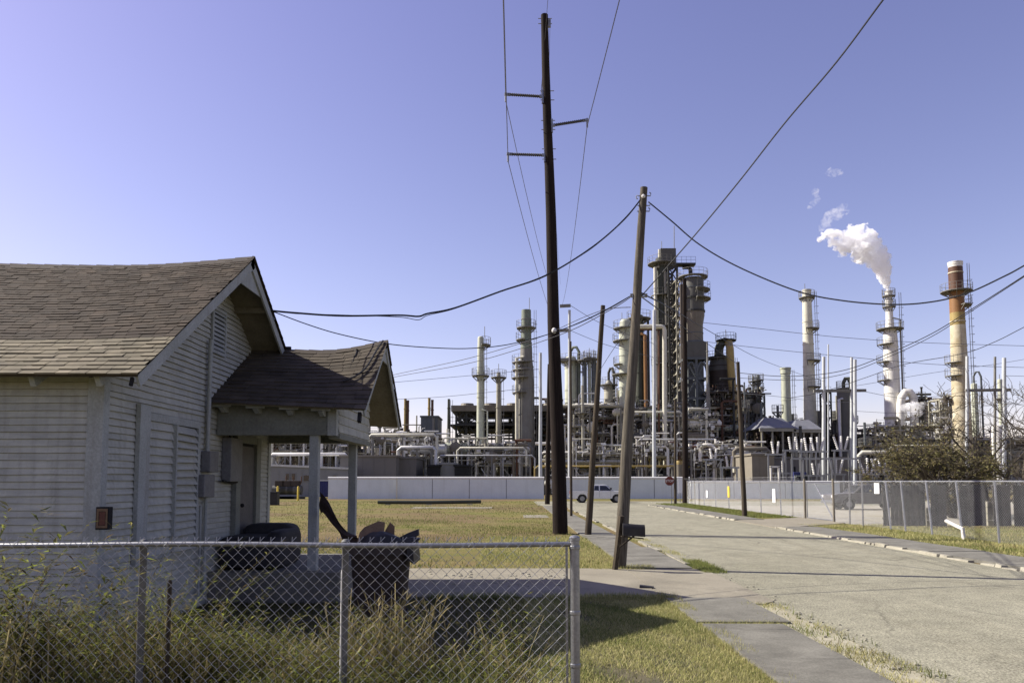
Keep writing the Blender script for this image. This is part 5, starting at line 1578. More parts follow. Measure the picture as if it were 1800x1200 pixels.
def column(label, px, Y, secs, mat, plats=(), name='process_column', cat='column', cap='dome', bands=(), ladder=True, vent=None, group=None, n=24, pipes=()):
    """secs [(py, width_px)] from the top down; last width runs to the ground.
       plats [(py, extra_m, a0, a1)]; bands [(py0, py1, mat)] over the shell"""
    c = at(px, secs[0][0], Y); cx = c.x
    t = thing(name, (cx, Y, 0), label, cat, group)
    S = Y / F
    def z_(py): return at(px, py, Y).z
    prof = [(secs[-1][1] / 2 * S, 0)]
    for i in range(len(secs) - 1, -1, -1):
        py, w = secs[i]; r = w / 2 * S
        prof.append((r, z_(py)))
    r0, z0 = prof[-1]
    if cap == 'dome': prof += [(r0 * .92, z0 + r0 * .28), (r0 * .65, z0 + r0 * .48), (r0 * .2, z0 + r0 * .58)]
    elif cap == 'lip': prof += [(r0 * 1.08, z0), (r0 * 1.08, z0 + .25), (r0 * .85, z0 + .25), (r0 * .85, z0 - .6)]
    def rad(z):
        for (ra, za), (rb_, zb_) in zip(prof[:-1], prof[1:]):
            if za <= z <= zb_ and zb_ > za: return ra + (rb_ - ra) * (z - za) / (zb_ - za)
        return prof[0][0]
    if bands:
        for (p0, p1, m_) in bands:
            za, zb_ = z_(p1) if p1 < 880 else 0, z_(p0)
            pr_ = [(rad(za), za)] + [(r, z) for r, z in prof if za + .05 < z < zb_ - .05] + [(rad(zb_), zb_)]
            MB().lathe(pr_, (cx, Y), n).build('shell_band', MT[m_], t, smooth=True)
        if cap == 'lip': MB().lathe([(r0 * .9, z0 - .3), (r0 * 1.05, z0 - .3), (r0 * 1.05, z0 + .1), (r0 * .8, z0 + .1), (r0 * .8, z0 - .3)], (cx, Y), n, False).build('rim', MT[bands[0][2]], t)
    else:
        MB().lathe(prof, (cx, Y), n).build('shell', MT[mat], t, smooth=True)
    rg = MB(); zz = z0 - 1.5
    while zz > 3:
        r = rad(zz); rg.lathe([(r * .99, zz - .08), (r + .06, zz - .08), (r + .06, zz + .08), (r * .99, zz + .08)], (cx, Y), n, False); zz -= 3.8
    rg.build('stiffener_rings', MT[mat if not bands else bands[-1][2]], t)
    for (py, ex, a0, a1) in plats:
        z = z_(py); r = rad(z); ring_platform(t, (cx, Y), z, r * .9, r + .25 + ex * .62, a0, a1)
    if ladder:
        ld = MB(); r = max(p[0] for p in prof) + .25
        ax = cx + r * .9; ay = Y - r * .55
        for d in (-.2, .2): ld.bar((ax + d, ay, 2), (ax + d * .8, ay, z0 - .2), .06)
        for k in range(int((z0 - 3) / 1.2)):
            zz = 2.5 + k * 1.2
            ld.tube([(ax - .3, ay, zz), (ax - .25, ay - .5, zz), (ax + .25, ay - .5, zz), (ax + .3, ay, zz)], .03, 4, False)
        ld.build('ladder', MT['midsteel'], t)
    for (dx, pr_, m_, top) in pipes:
        x = cx + dx
        if top == 'loop': pts = [(cx, Y, z0 + .2), (cx, Y, z0 + 1.4), (cx + dx * .3, Y - .2, z0 + 2.1), (cx + dx * .7, Y - .4, z0 + 2.1), (x, Y - .5, z0 + 1.3), (x, Y - .5, 1)]
        else: pts = [(cx + dx * .2, Y - .6, top), (x, Y - .9, top - .3), (x, Y - .9, 1)]
        MB().tube(pts, pr_, 10).build('downpipe', MT[m_], t, smooth=True)
    if vent:
        MB().tube([(cx + vent[0], Y, z0), (cx + vent[0], Y, z0 + vent[1])], .05, 5).build('vent_pipe', MT['midsteel'], t)
    return t
def box_frame(mb, x0, x1, y0, y1, zs, nx, ny=1, w=.28, brace=True, rr=None):
    X = [x0 + (x1 - x0) * i / nx for i in range(nx + 1)]; Yy = [y0 + (y1 - y0) * i / ny for i in range(ny + 1)]
    for x in X:
        for y in Yy: mb.bar((x, y, 0), (x, y, zs[-1]), w)
    for z in zs:
        for y in Yy: mb.bar((x0, y, z), (x1, y, z), w * .8, w)
        for x in X: mb.bar((x, y0, z), (x, y1, z), w * .8, w)
    if brace:
        zz = [0] + list(zs)
        for i in range(nx):
            for j in range(len(zz) - 1):
                if rr is None or rr.random() < .55:
                    for y in (y0, y1):
                        a, b = (X[i], y, zz[j]), (X[i + 1], y, zz[j + 1])
                        if (i + j) % 2: a, b = (X[i + 1], y, zz[j]), (X[i], y, zz[j + 1])
                        mb.bar(a, b, w * .5)
PIPE_MATS = ['silver', 'offwhite', 'cream', 'tan', 'offwhite', 'rust', 'midsteel', 'brownsteel', 'tansteel', 'silver']
def pipe_rack(label, xa, xb, Y, levels, seed, depth=7, mat='midsteel', npipes=9, bay=5.0, fittings=60, brace=True, vess=2, name='pipe_rack', solid=()):
    """open steel rack: levels are photo rows of each deck"""
    rr = random.Random(seed); npipes = int(npipes * 1.5); fittings = int(fittings * 1.5)
    x0, x1 = at(xa, 800, Y).x, at(xb, 800, Y).x
    zs = sorted(at(xa, py, Y).z for py in levels)
    t = thing(name, ((x0 + x1) / 2, Y, 0), label, 'pipe rack')
    darkr = mat in ('darksteel', 'brownsteel', 'bluegrey')
    PM = ['brownsteel', 'darksteel', 'rust', 'midsteel', 'olive', 'vesselgrey', 'silver', 'tansteel'] if darkr else PIPE_MATS
    nx = max(1, int(round((x1 - x0) / bay)))
    mb = MB(); box_frame(mb, x0, x1, Y, Y + depth, zs, nx, 1, .24, brace, rr)
    mb.build('frame', MT[mat], t)
    for i, z in enumerate(zs):
        if rr.random() < .75 or i in solid:
            a = x0 + rr.choice((0, 0, .3)) * (x1 - x0); b = x1 - rr.choice((0, 0, .3)) * (x1 - x0)
            dk = MB().box(a, b, Y - .5, Y + depth * rr.uniform(.5, 1), z + .13, z + .2).build('deck', MT[mat], t)
            rl = MB(); k = max(2, int((b - a) / 1.6))
            railing(rl, [(a + (b - a) * j / k, Y - .45, z + .2) for j in range(k + 1)], 1.05); rl.build('railing', MT['tansteel' if rr.random() < .3 else mat], dk)
    zz = [.5] + zs
    for k in range(npipes):
        z = rr.choice(zs) + rr.uniform(.25, .7); r = rr.choice((.07, .10, .12, .16, .22, .30)); y = Y + rr.uniform(-.2, depth - .3)
        a = x0 - rr.uniform(-3, 1); b = x1 + rr.uniform(-3, 1)
        if rr.random() < .5: b = a + (b - a) * rr.uniform(.3, .8)
        pts = [(a, y, z), (b - .5, y, z), (b, y, z - .4), (b, y, max(.3, z - rr.uniform(2, 6)))]
        if rr.random() < .5: pts = [(a, y, max(.3, z - rr.uniform(1, 5))), (a, y, z - .4), (a + .5, y, z)] + pts[1:]
        MB().tube(pts, r, 8).build('pipe', MT[rr.choice(PM)], t, smooth=True)
    for k in range(max(2, npipes // 2)):
        x = rr.uniform(x0, x1); y = Y - rr.uniform(0, .6); r = rr.choice((.08, .12, .2)); zt = rr.choice(zs) + rr.uniform(.5, 2.0)
        MB().tube([(x, y, .2), (x, y, zt), (x + rr.choice((-1, 1)) * .3, y, zt + .3), (x + rr.choice((-1, 1)) * rr.uniform(1, 3), y, zt + .3)], r, 8).build('riser', MT[rr.choice(PM)], t, smooth=True)
    for k in range(vess):
        x = rr.uniform(x0 + 1, x1 - 1); z = rr.choice(zz[:-1]) + 1.2; r = rr.uniform(.5, .95)
        v = MB()
        if rr.random() < .5:
            v.tube([(x, Y - .8, z), (x, Y - .6, z), (x, Y + depth * .7, z)], [r * .6, r, r], 16)
        else:
            L_ = rr.uniform(1.5, 3.2)
            v.tube([(x - L_, Y + .4, z), (x - L_ + .3, Y + .4, z), (x + L_ - .3, Y + .4, z), (x + L_, Y + .4, z)], [r * .45, r, r, r * .45], 16)
        v.build('exchanger', MT[rr.choice(('silver', 'cream', 'vesselgrey', 'tan', 'offwhite', 'pale_green'))], t, smooth=True)
    for mm, cnt in (('tansteel', fittings // 4), ('midsteel' if darkr else 'silver', fittings // 4), ('brownsteel', fittings // 4), ('rust' if darkr else 'offwhite', fittings // 5)):
        ft_ = MB()
        for k in range(cnt):
            x = rr.uniform(x0, x1); z = rr.choice(zz) + rr.uniform(.1, 2.2); y = Y + rr.uniform(-.7, 1.0); s = rr.uniform(.10, .32)
            if z > zs[-1] + 1.2: z -= 2
            q = rr.random()
            if q < .35: ft_.tube([(x, y, z - s), (x, y, z + s)], s * .5, 7)
            elif q < .6: ft_.box(x - s, x + s, y - s, y + s, z - s * .7, z + s * .7)
            elif q < .8: ft_.tube([(x, y, z - s), (x + .1, y, z + s), (x + s * 3, y, z + s * 1.4)], s * .3, 6)
            else: ft_.lathe([(s, z - .05), (s, z + .05)], (x, y), 8)
        tag(ft_.build('fittings', MT[mm], t), None, None, None, 'stuff')
    for mm in ('midsteel', 'tansteel' if not darkr else 'darksteel', 'silver' if not darkr else 'vesselgrey'):
        cb_ = MB()
        for k in range(int((x1 - x0) * 4.5)):
            x = rr.uniform(x0, x1); y = Y + rr.uniform(-.8, depth * .8); z = rr.uniform(.4, zs[-1] + .9); L_ = rr.uniform(.8, 3.5); r = rr.uniform(.035, .07)
            q = rr.random()
            if q < .45: cb_.tube([(x, y, max(.1, z - L_)), (x, y, z)], r, 5)
            elif q < .75: cb_.tube([(x - L_, y, z), (x, y, z), (x, y, max(.1, z - L_ * .6))], r, 5)
            else: cb_.bar((x, y, z), (x + rr.choice((-1, 1)) * L_ * .7, y, max(.1, z - L_)), r * 1.8)
        tag(cb_.build('small_lines', MT[mm], t), None, None, None, 'stuff')
    return t

# ================================================================== RACKS, LEFT TO RIGHT
pipe_rack('pipe rack glimpsed between the porch posts', 452, 600, 100, (765, 779, 800), 1, 8, 'midsteel', 14, 4.5, 120, True, 3)
pipe_rack('second pipe rack behind the long low shed', 440, 640, 118, (758, 772, 790), 2, 8, 'darksteel', 12, 5, 90, True, 3)
pipe_rack('pipe rack above the large plain box building', 640, 745, 112, (767, 785), 3, 8, 'midsteel', 12, 4.5, 90, False, 4)
pipe_rack('low pipe rack right of the brown box buildings', 700, 770, 104, (788, 805), 4, 7, 'tansteel', 10, 3.5, 90, True, 3)
pipe_rack('dense pipe rack in front of the fin fan structure', 740, 840, 108, (785, 802), 5, 8, 'midsteel', 14, 4, 150, True, 4)
pipe_rack('pale pipe rack at the foot of the two cream columns', 836, 925, 106, (788, 803, 818), 6, 7, 'tansteel', 14, 3, 150, True, 3)
pipe_rack('dark pipe rack behind the stepped green column', 905, 985, 124, (720, 742, 765, 790), 7, 9, 'darksteel', 12, 4, 120, True, 3)
pipe_rack('pipe rack between the tallest pole and the leaning pole', 985, 1100, 115, (716, 735, 765, 790, 808), 8, 9, 'midsteel', 18, 3.5, 180, True, 4, solid=(4,))
pipe_rack('low pipe rack behind the white pickup', 960, 1100, 102, (800, 814), 9, 6, 'tansteel', 10, 4, 120, False, 2)
pipe_rack('pipe rack at the foot of the dark process tower', 1095, 1200, 113, (718, 738, 760, 785, 805), 10, 9, 'midsteel', 18, 3, 200, True, 4, solid=(4,))
pipe_rack('low pipe rack behind the stop sign', 1095, 1215, 102, (788, 803), 11, 6, 'tansteel', 12, 3.5, 140, False, 3)
pipe_rack('pipe rack under the regenerator vessel', 1195, 1262, 111, (738, 758, 780, 800), 12, 8, 'tansteel', 14, 3, 160, True, 3)
pipe_rack('substation pipe rack left of the tan block house', 1215, 1335, 101, (790, 808, 824), 13, 6, 'midsteel', 12, 3, 170, True, 3)
pipe_rack('dark pipe rack under the galvanised hoods', 1318, 1450, 122, (757, 775, 795), 14, 10, 'darksteel', 14, 4, 150, True, 4, solid=(2,))
pipe_rack('dark pipe rack between the grey vessel and the steaming stack', 1440, 1560, 124, (768, 785, 802), 15, 8, 'darksteel', 14, 4.5, 140, True, 4)
pipe_rack('pipe rack at the foot of the steaming stack', 1540, 1660, 116, (752, 772, 792, 810), 16, 8, 'tansteel', 16, 4, 150, True, 4)
pipe_rack('pipe rack at the far right behind the bare trees', 1655, 1830, 118, (775, 793, 810), 17, 8, 'tansteel', 14, 5, 130, True, 4)
pipe_rack('far pipe rack behind the hoods at right', 1240, 1420, 140, (740, 755, 775), 18, 8, 'brownsteel', 10, 5, 90, True, 3)
# long headers
for lab, xa, xb, py, Y, r, m_ in (('long cream header pipe crossing above the brown box buildings', 648, 768, 764, 101, .22, 'cream'), ('silver header pipe beside the box buildings', 700, 766, 786, 99, .24, 'silver'),
        ('silver header pipe in front of the fin fan structure', 804, 925, 787, 103, .16, 'cream'), ('white header pipe seen between the porch posts', 474, 612, 798, 96, .22, 'offwhite'),
        ('yellow handrail pipe above the hall behind the pickup', 940, 1190, 819, 99, .11, 'ochre'), ('pale double header pipe left of the tan block house', 1290, 1352, 788, 99, .26, 'tan'),
        ('lower pale header pipe left of the tan block house', 1290, 1352, 797, 99, .2, 'cream'), ('long pale header pipe across the rack right of the tallest pole', 975, 1098, 713, 112, .22, 'tansteel'), ('thin pale header pipe at the foot of the dark tower', 1098, 1200, 724, 110, .15, 'cream'),
        ('silver header pipe above the stop sign', 1120, 1262, 772, 104, .14, 'silver'), ('thin cream header pipe left of the striped stack', 1565, 1675, 783, 104, .13, 'cream'), ('thin silver header pipe below the fin fan coolers', 770, 940, 800, 101, .10, 'silver'),
        ('cream header pipe left of the steaming stack', 1510, 1562, 795, 100, .3, 'cream')):
    a, b = at(xa, py, Y), at(xb, py, Y)
    t = thing('header_pipe', ((a.x + b.x) / 2, Y, 0), lab, 'pipe')
    MB().tube([(a.x, Y, a.z - 2.5), (a.x, Y, a.z - .4), (a.x + .4, Y, a.z), (b.x - .4, Y, a.z), (b.x, Y, a.z - .4), (b.x, Y, a.z - 2.5)], r, 10).build('pipe', MT[m_], t, smooth=True)
    sp = MB(); k = max(2, int((b.x - a.x) / 4))
    for i in range(k + 1):
        x = a.x + .6 + (b.x - a.x - 1.2) * i / k; sp.bar((x, Y, 0), (x, Y, a.z - r), .2); sp.box(x - .35, x + .35, Y - .3, Y + .3, a.z - r - .15, a.z - r)
    sp.build('supports', MT['midsteel'], t)

# ================================================================== FIN FAN STRUCTURE
Yf = 122
for lab, xa, xb, sd, wid in (('left bay of the brown fin fan cooler bank on stilts', 802, 838, 1, 1), ('middle bay of the fin fan cooler bank between the two slim columns', 851, 872, 2, 1), ('right bay of the brown fin fan cooler bank beside the stepped column', 880, 924, 3, 1), ('fin fan cooler bay right of the stepped column', 945, 985, 4, 1)):
    x0, x1 = at(xa, 740, Yf).x, at(xb, 740, Yf).x
    z1, z2, z3 = at(xa, 723, Yf).z, at(xa, 713, Yf).z, at(xa, 707, Yf).z
    t = thing('fin_fan_cooler', ((x0 + x1) / 2, Yf, 0), lab, 'cooler', 'fin fan coolers')
    mb = MB(); box_frame(mb, x0, x1, Yf, Yf + 9, [at(xa, 788, Yf).z, at(xa, 765, Yf).z, at(xa, 745, Yf).z, at(xa, 735, Yf).z, z1], 1 if xb - xa < 30 else 2, 1, .34, sd in (1, 4))
    mb.build('frame', MT['darksteel'], t)
    MB().box(x0 - .8, x1 + .8, Yf - .8, Yf + 9.6, z1, z2).build('tube_bundle', MT['tan'], t)
    MB().box(x0 - 1.0, x1 + 1.0, Yf - 1.0, Yf + 9.8, at(xa, 746, Yf).z - .25, at(xa, 746, Yf).z).build('deck', MT['darksteel'], t)
    rl = MB(); railing(rl, [(x0 - .9 + (x1 - x0 + 1.8) * j / 6, Yf - .9, at(xa, 746, Yf).z) for j in range(7)]); rl.build('railing', MT['darksteel'], t)
    k = max(1, int((x1 - x0) / 2.6))
    for j in range(k):
        xx = x0 + (x1 - x0) * (j + .5) / k
        MB().lathe([(1.25, z2), (1.05, z2 + .5), (1.05, z3), (.9, z3), (.9, z2 + .1)], (xx, Yf + 2), 18).build('fan_shroud', MT['tan'], t)
    MB().box(x0 + .2, x1 - .2, Yf + .5, Yf + 8, at(xa, 757, Yf).z, at(xa, 755, Yf).z).build('pipe_deck', MT['darksteel'], t)
# twin rust stacks on the left
for lab, px, top, m_ in (('left of the two rust stacks at far left beside the porch gable', 712.5, 703, 'ochre'), ('right of the two rust stacks at far left beside the porch gable', 717, 706, 'rust'), ('left of the two brown stacks on the grey box heater', 754.5, 702, 'ochre'), ('right of the two brown stacks on the grey box heater', 760, 705, 'rust')):
    column(lab, px, 125, [(top, 4.6), (770, 4.6)], m_, name='small_stack', cat='stack', cap='lip', ladder=False, group='small rust stacks at left', n=14)
t = block('grey-green box heater under the two brown stacks', 739, 769, 733, 122, 7, 'bluegrey', 'box_heater')
column('thin dark green flare stack left of the fin fan coolers', 789, 118, [(701, 4.4), (770, 6)], 'olive', name='small_stack', cat='stack', cap='flat', ladder=True, n=12)

# ================================================================== COLUMNS
column('slim pale green column with a top platform left of the stepped column', 845, 112, [(594, 11), (640, 12), (700, 13), (790, 14)], 'pale_green', ((606, 1.3, -80, 60), (660, .9, 0, 360)), pipes=((1.1, .10, 'pale_green', at(845, 720, 112).z),), vent=(.6, 1.8))
column('shorter thin brown-green column between the two larger ones', 876.5, 114, [(656, 7), (666, 8), (790, 9.5)], 'tansteel', ((663, 1.0, 0, 360),), vent=(0, 1.5))
column('tall stepped green column with many platforms on its left', 925, 116, [(545, 17), (600, 18.5), (612, 21), (632, 22), (650, 26), (690, 28), (720, 29)], 'mid_green',
       ((576, .8, 0, 360), (597, .9, 100, 260), (637, 1.6, 110, 300), (650, 1.3, 120, 290), (664, 1.5, 110, 280), (690, 1.2, 120, 270)), pipes=((-1.5, .28, 'cream', at(925, 628, 116).z), (-.7, .2, 'tansteel', at(925, 660, 116).z)), vent=(.5, 2.0), bands=((545, 614, 'mid_green'), (614, 880, 'midsteel')))
column('wide pale green column behind the tallest pole', 1003, 126, [(632, 21), (716, 21)], 'pale_green', ((635, 1.2, 0, 360),), pipes=((1.4, .25, 'mid_green', 'loop'),))
column('dark green column hugging the wide pale green one', 1011, 130, [(640, 10), (716, 10)], 'olive', ((652, 1.0, 0, 200),))
for lab, px, top, w, m_ in (('left of three blue-grey vertical vessels between the poles', 1027, 632, 8, 'bluegrey'), ('middle pale one of three vertical vessels between the poles', 1036, 628, 6, 'pale_green'), ('right of three blue-grey vertical vessels between the poles', 1044, 630, 9, 'bluegrey')):
    column(lab, px, 124, [(top, w), (716, w)], m_, ((top + 1, .9, 0, 360),), group='three vertical vessels between the poles', vent=(0, 1.6))
column('tall pale green column just left of the grey leaning pole', 1099, 114, [(566, 19), (580, 22), (720, 24)], 'pale_green', ((577, 1.1, 100, 300), (599, 1.2, 120, 280), (658, 1.5, 110, 280), (640, 1.0, 140, 230)), pipes=((-1.5, .12, 'cream', at(1099, 680, 114).z),), vent=(-.5, 1.5))
column('dark green column with a rust streak just right of the grey leaning pole', 1123, 118, [(557, 15), (705, 16)], 'olive', ((560, 1.6, 0, 360), (575, .9, 0, 180)), pipes=((.8, .30, 'orange', at(1123, 588, 118).z), (1.3, .2, 'darksteel', at(1123, 562, 118).z)))
column('small dark column with a tan cap between the leaning poles', 1070, 120, [(670, 8), (676, 16), (716, 18)], 'tansteel', ((676, .8, 0, 360),), pipes=((.8, .22, 'darksteel', 'loop'),))
column('yellow-capped tan vessel behind the slim pole by the stop sign', 1194, 96, [(812, 13), (835, 13)], 'tan', bands=((808, 816, 'ochre'), (816, 880, 'tan')), ladder=False)
# --- dark process tower
Yt = 128
def lat_tower(label, xa, xb, Y, depth, ztop, mat, nz_=12, nx=1, name='steel_tower', w=.32):
    x0, x1 = at(xa, 600, Y).x, at(xb, 600, Y).x; zt = at(xa, ztop, Y).z
    t = thing(name, ((x0 + x1) / 2, Y, 0), label, 'tower')
    mb = MB(); box_frame(mb, x0, x1, Y, Y + depth, [zt * (i + 1) / nz_ for i in range(nz_)], nx, 1, w)
    mb.build('frame', MT[mat], t)
    fl = MB()
    for i in range(nz_):
        z = zt * (i + 1) / nz_
        if i < nz_ - 1:
            fl.hexa([(x0, Y + depth * .2, z), (x0 + .2, Y + depth * .2, z), (x0 + .2, Y + depth * .7, z), (x0, Y + depth * .7, z), (x1 - .2, Y + depth * .2, z + zt / nz_), (x1, Y + depth * .2, z + zt / nz_), (x1, Y + depth * .7, z + zt / nz_), (x1 - .2, Y + depth * .7, z + zt / nz_)])
    fl.build('stairs', MT[mat], t)
    rl = MB()
    for i in range(nz_): railing(rl, [(x0, Y - .1, zt * (i + 1) / nz_), ((x0 + x1) / 2, Y - .1, zt * (i + 1) / nz_), (x1, Y - .1, zt * (i + 1) / nz_)], 1.0)
    rl.build('railing', MT[mat], t)
    return t, x0, x1, zt
twr = column('tallest olive-dark process column with box head under the lightning rod', 1163, Yt, [(455, 22), (575, 23), (725, 25)], 'olive', ((464, 1.8, 0, 360), (520, 1.0, 180, 360), (575, 1.2, 180, 360), (640, 1.0, 180, 360)), cap='flat', pipes=((-1.35, .3, 'cream', at(1163, 470, Yt).z), (.4, .35, 'tansteel', at(1163, 476, Yt).z), (1.0, .2, 'midsteel', at(1163, 500, Yt).z)))
a, b = at(1159, 440, Yt), at(1186, 470, Yt)
MB().box(a.x, b.x, Yt - 1.2, Yt + 1.5, b.z, a.z).build('head_box', MT['vesselgrey'], twr)
MB().tube([(at(1185, 440, Yt).x, Yt, a.z - 1), (at(1185, 397, Yt).x, Yt, at(1185, 397, Yt).z)], .07, 5).build('lightning_rod', MT['midsteel'], twr)
MB().tube([(at(1163, 440, Yt).x, Yt, a.z - 1), (at(1163, 424, Yt).x, Yt, at(1163, 424, Yt).z)], .05, 5).build('vent_pipe', MT['midsteel'], twr)
MB().tube([(at(1158, 440, Yt).x, Yt - .5, at(1158, 440, Yt).z), (at(1158, 470, Yt).x, Yt - .5, b.z)], .22, 8).build('vent_pipe', MT['cream'], twr)
br_ = MB(); p0, p1 = at(1180, 464, Yt), at(1221, 464, Yt)
br_.box(p0.x, p1.x, Yt - .8, Yt + .8, p0.z - .35, p0.z)
rl = MB(); railing(rl, [(p0.x + (p1.x - p0.x) * j / 5, Yt - .75, p0.z) for j in range(6)]); bb_ = br_.build('bridge', MT['darksteel'], twr); rl.build('railing', MT['darksteel'], bb_)
MB().tube([at(1200, 470, Yt), at(1210, 470, Yt), at(1214, 474, Yt), at(1214, 484, Yt)], .35, 10).build('overhead_pipe', MT['darksteel'], twr, smooth=True)
lat_tower('dark lattice stair tower right of the tallest process column', 1177, 1192, Yt - 3, 4, 470, 'darksteel', 16, 1)
lat_tower('narrow pale lattice ladder tower against the regenerator', 1190, 1199, Yt - 5, 3, 492, 'tansteel', 18, 1, 'steel_tower', .2)
column('dark brown column partly hidden behind the stair tower', 1182, Yt + 3, [(500, 14), (735, 14)], 'brownsteel', (), ladder=False)
column('long dark pipe column left of the tallest process column', 1148, Yt + 2, [(580, 7), (735, 7)], 'bluegrey', (), ladder=False, n=12)
pz1 = at(1150, 574, 110)
t = thing('bent_header', (pz1.x, 110, 0), 'cream overhead pipe bending down in front of the dark process tower', 'pipe')
MB().tube([at(1118, 574, 110), at(1162, 574, 110), at(1166, 575, 110), at(1168, 580, 110), at(1168, 700, 110), Vector((at(1168, 700, 110).x, 110, .5))], .33, 12).build('pipe', MT['cream'], t, smooth=True)
MB().tube([at(1118, 579, 111), at(1150, 579, 111), at(1158, 581, 111), at(1158, 715, 111), Vector((at(1158, 715, 111).x, 111, .5))], .16, 8).build('pipe', MT['rust'], t, smooth=True)
# --- regenerator vessel
Yr = 122
rg_ = column('big dark regenerator vessel tapering to a tan cone', 1218, Yr, [(492, 37), (543, 38), (556, 38), (572, 32), (598, 32)], 'vesselgrey',
       ((487, 1.0, 0, 360), (510, 1.3, -90, 60), (526, 1.4, -90, 60)), cap='dome', bands=((490, 525, 'vesselgrey'), (525, 549, 'vesselgrey'), (549, 600, 'tan'), (600, 880, 'bluegrey')), ladder=False, pipes=((-2.2, .3, 'brownsteel', at(1218, 500, Yr).z),))
rbn = MB()
for py in (525, 548):
    z = at(1218, py, Yr).z; r = 19 / F * Yr
    rbn.lathe([(r, z - .15), (r + .14, z - .15), (r + .14, z + .15), (r, z + .15)], (at(1218, 500, Yr).x, Yr), 28, False)
rbn.build('girth_ring', MT['darksteel'], rg_)
x0, x1 = at(1204, 620, Yr - 3).x, at(1242, 620, Yr - 3).x
MB().box(x0, x1, Yr - 3, Yr + 3, at(1204, 630, Yr - 3).z, at(1204, 600, Yr - 3).z).build('skirt_box', MT['vesselgrey'], rg_)
mb = MB(); zz = [at(1204, py, Yr - 3).z for py in (800, 765, 730, 700, 665, 630)]
box_frame(mb, x0, x1, Yr - 3.2, Yr + 3, zz, 2, 1, .36)
for (xa, xb, zz0) in ((x0, (x0 + x1) / 2, 630), ((x0 + x1) / 2, x1, 630)):
    cxx = (xa + xb) / 2; zc = at(1204, 665, Yr - 3).z; r = (xb - xa) / 2
    mb.tube([(cxx + r * math.cos(q), Yr - 3.3, zc + 2.6 * math.sin(q)) for q in np.linspace(0, PI, 10)], .18, 6)
mb.build('support_frame', MT['bluegrey'], rg_)
# tapered green pole column in front
column('slender grey conical vent column right of the regenerator', 1243, 112, [(600, 2.5), (680, 5), (740, 9), (800, 11)], 'midsteel', (), ladder=False, cap='flat', n=16, name='vent_column')
# --- hopper vessel
Yh = 124
hv = column('wide dark brown hopper vessel with a cone roof', 1266, Yh, [(629, 32), (652, 47), (690, 48), (780, 46)], 'brownsteel', ((630, .6, 0, 360), (690, 1.2, 180, 360), (725, 1.2, 180, 360)), cap='flat', bands=((628, 653, 'vesselgrey'), (653, 880, 'brownsteel')), name='hopper_vessel', cat='vessel', ladder=True)
MB().tube([at(1263, 632, Yh), at(1264, 612, Yh), at(1268, 603, Yh), at(1276, 600, Yh)], .75, 12).build('riser_duct', MT['olive'], hv, smooth=True)
MB().tube([at(1276, 600, Yh), at(1281, 602, Yh - 1), at(1283, 612, Yh - 3.4), at(1286, 668, Yh - 3.6), at(1289, 690, Yh - 3.6), at(1289, 760, Yh - 3.6)], .62, 14).build('downcomer_duct', MT['ochre'], hv, smooth=True)
c = at(1276, 598, Yh); ring_platform(hv, (c.x, Yh), c.z, .3, 1.7, 0, 360, 'darksteel')
MB().tube([c, c + Vector((0, 0, 1.8))], .06, 5).build('vent_pipe', MT['offwhite'], hv)
pipe_rack('dark brown frame wrapped round the hopper vessel', 1246, 1300, 118, (690, 715, 740, 765, 790), 31, 5, 'brownsteel', 12, 2.6, 120, True, 2, 'support_structure')
# --- small dark group
pipe_rack('dark blue-black block structure right of the hopper vessel', 1302, 1346, 130, (692, 710, 730, 750, 770), 32, 8, 'bluegrey', 12, 2.2, 140, True, 3, 'support_structure', (0, 1, 2))
block('dark drum house inside the blue-black structure', 1306, 1341, 702, 131.5, 6, 'vesselgrey', 'drum_house')
for lab, px, top, w in (('left thin dark column on the blue-black structure', 1324, 662, 5), ('right thin dark column on the blue-black structure', 1332.5, 660, 6.5), ('short dark column left on the blue-black structure', 1313, 690, 4)):
    column(lab, px, 133, [(top, w), (720, w)], 'bluegrey', ((top + 8, .6, 0, 360), (top + 24, .6, 0, 360)), group='thin dark columns on the blue-black structure', n=12)
column('short grey-green stack with a flared top left of the tall cream stack', 1380.5, 126, [(649, 18), (657, 18), (658, 15.5), (760, 17)], 'pale_green', (), cap='lip', name='stack', cat='stack', ladder=True)
column('tall cream stack left of the steaming stack', 1418, 124, [(512, 15), (600, 18), (740, 22)], 'cream', ((523, .5, 0, 360), (578, 1.2, -120, 60), (634, 1.2, -120, 60), (680, 1.0, -120, 60)), cap='lip', name='stack', cat='stack', vent=(-.3, 1.3))
column('dark grey vertical vessel beside the substation poles', 1483, 118, [(688, 23), (840, 24)], 'vesselgrey', ((682, .6, 0, 360),), pipes=((.9, .3, 'olive', 'loop'), (-1.2, .25, 'silver', at(1483, 700, 118).z)))
for k, (lab, px, top, w) in enumerate((('lattice elevator shaft behind the left steel pole', 1453, 690, 9),)):
    lat_tower(lab, px - w / 2, px + w / 2, 120, 2, top, 'darksteel', 8, 1, 'steel_tower', .2)
for lab, px in (('left grey tank bay between cream stack and grey vessel', 1437), ('right grey tank bay between cream stack and grey vessel', 1467)):
    column(lab, px, 128, [(722, 10), (770, 10)], 'vesselgrey', (), cap='flat', ladder=False, group='grey tanks by the cream stack', n=14)
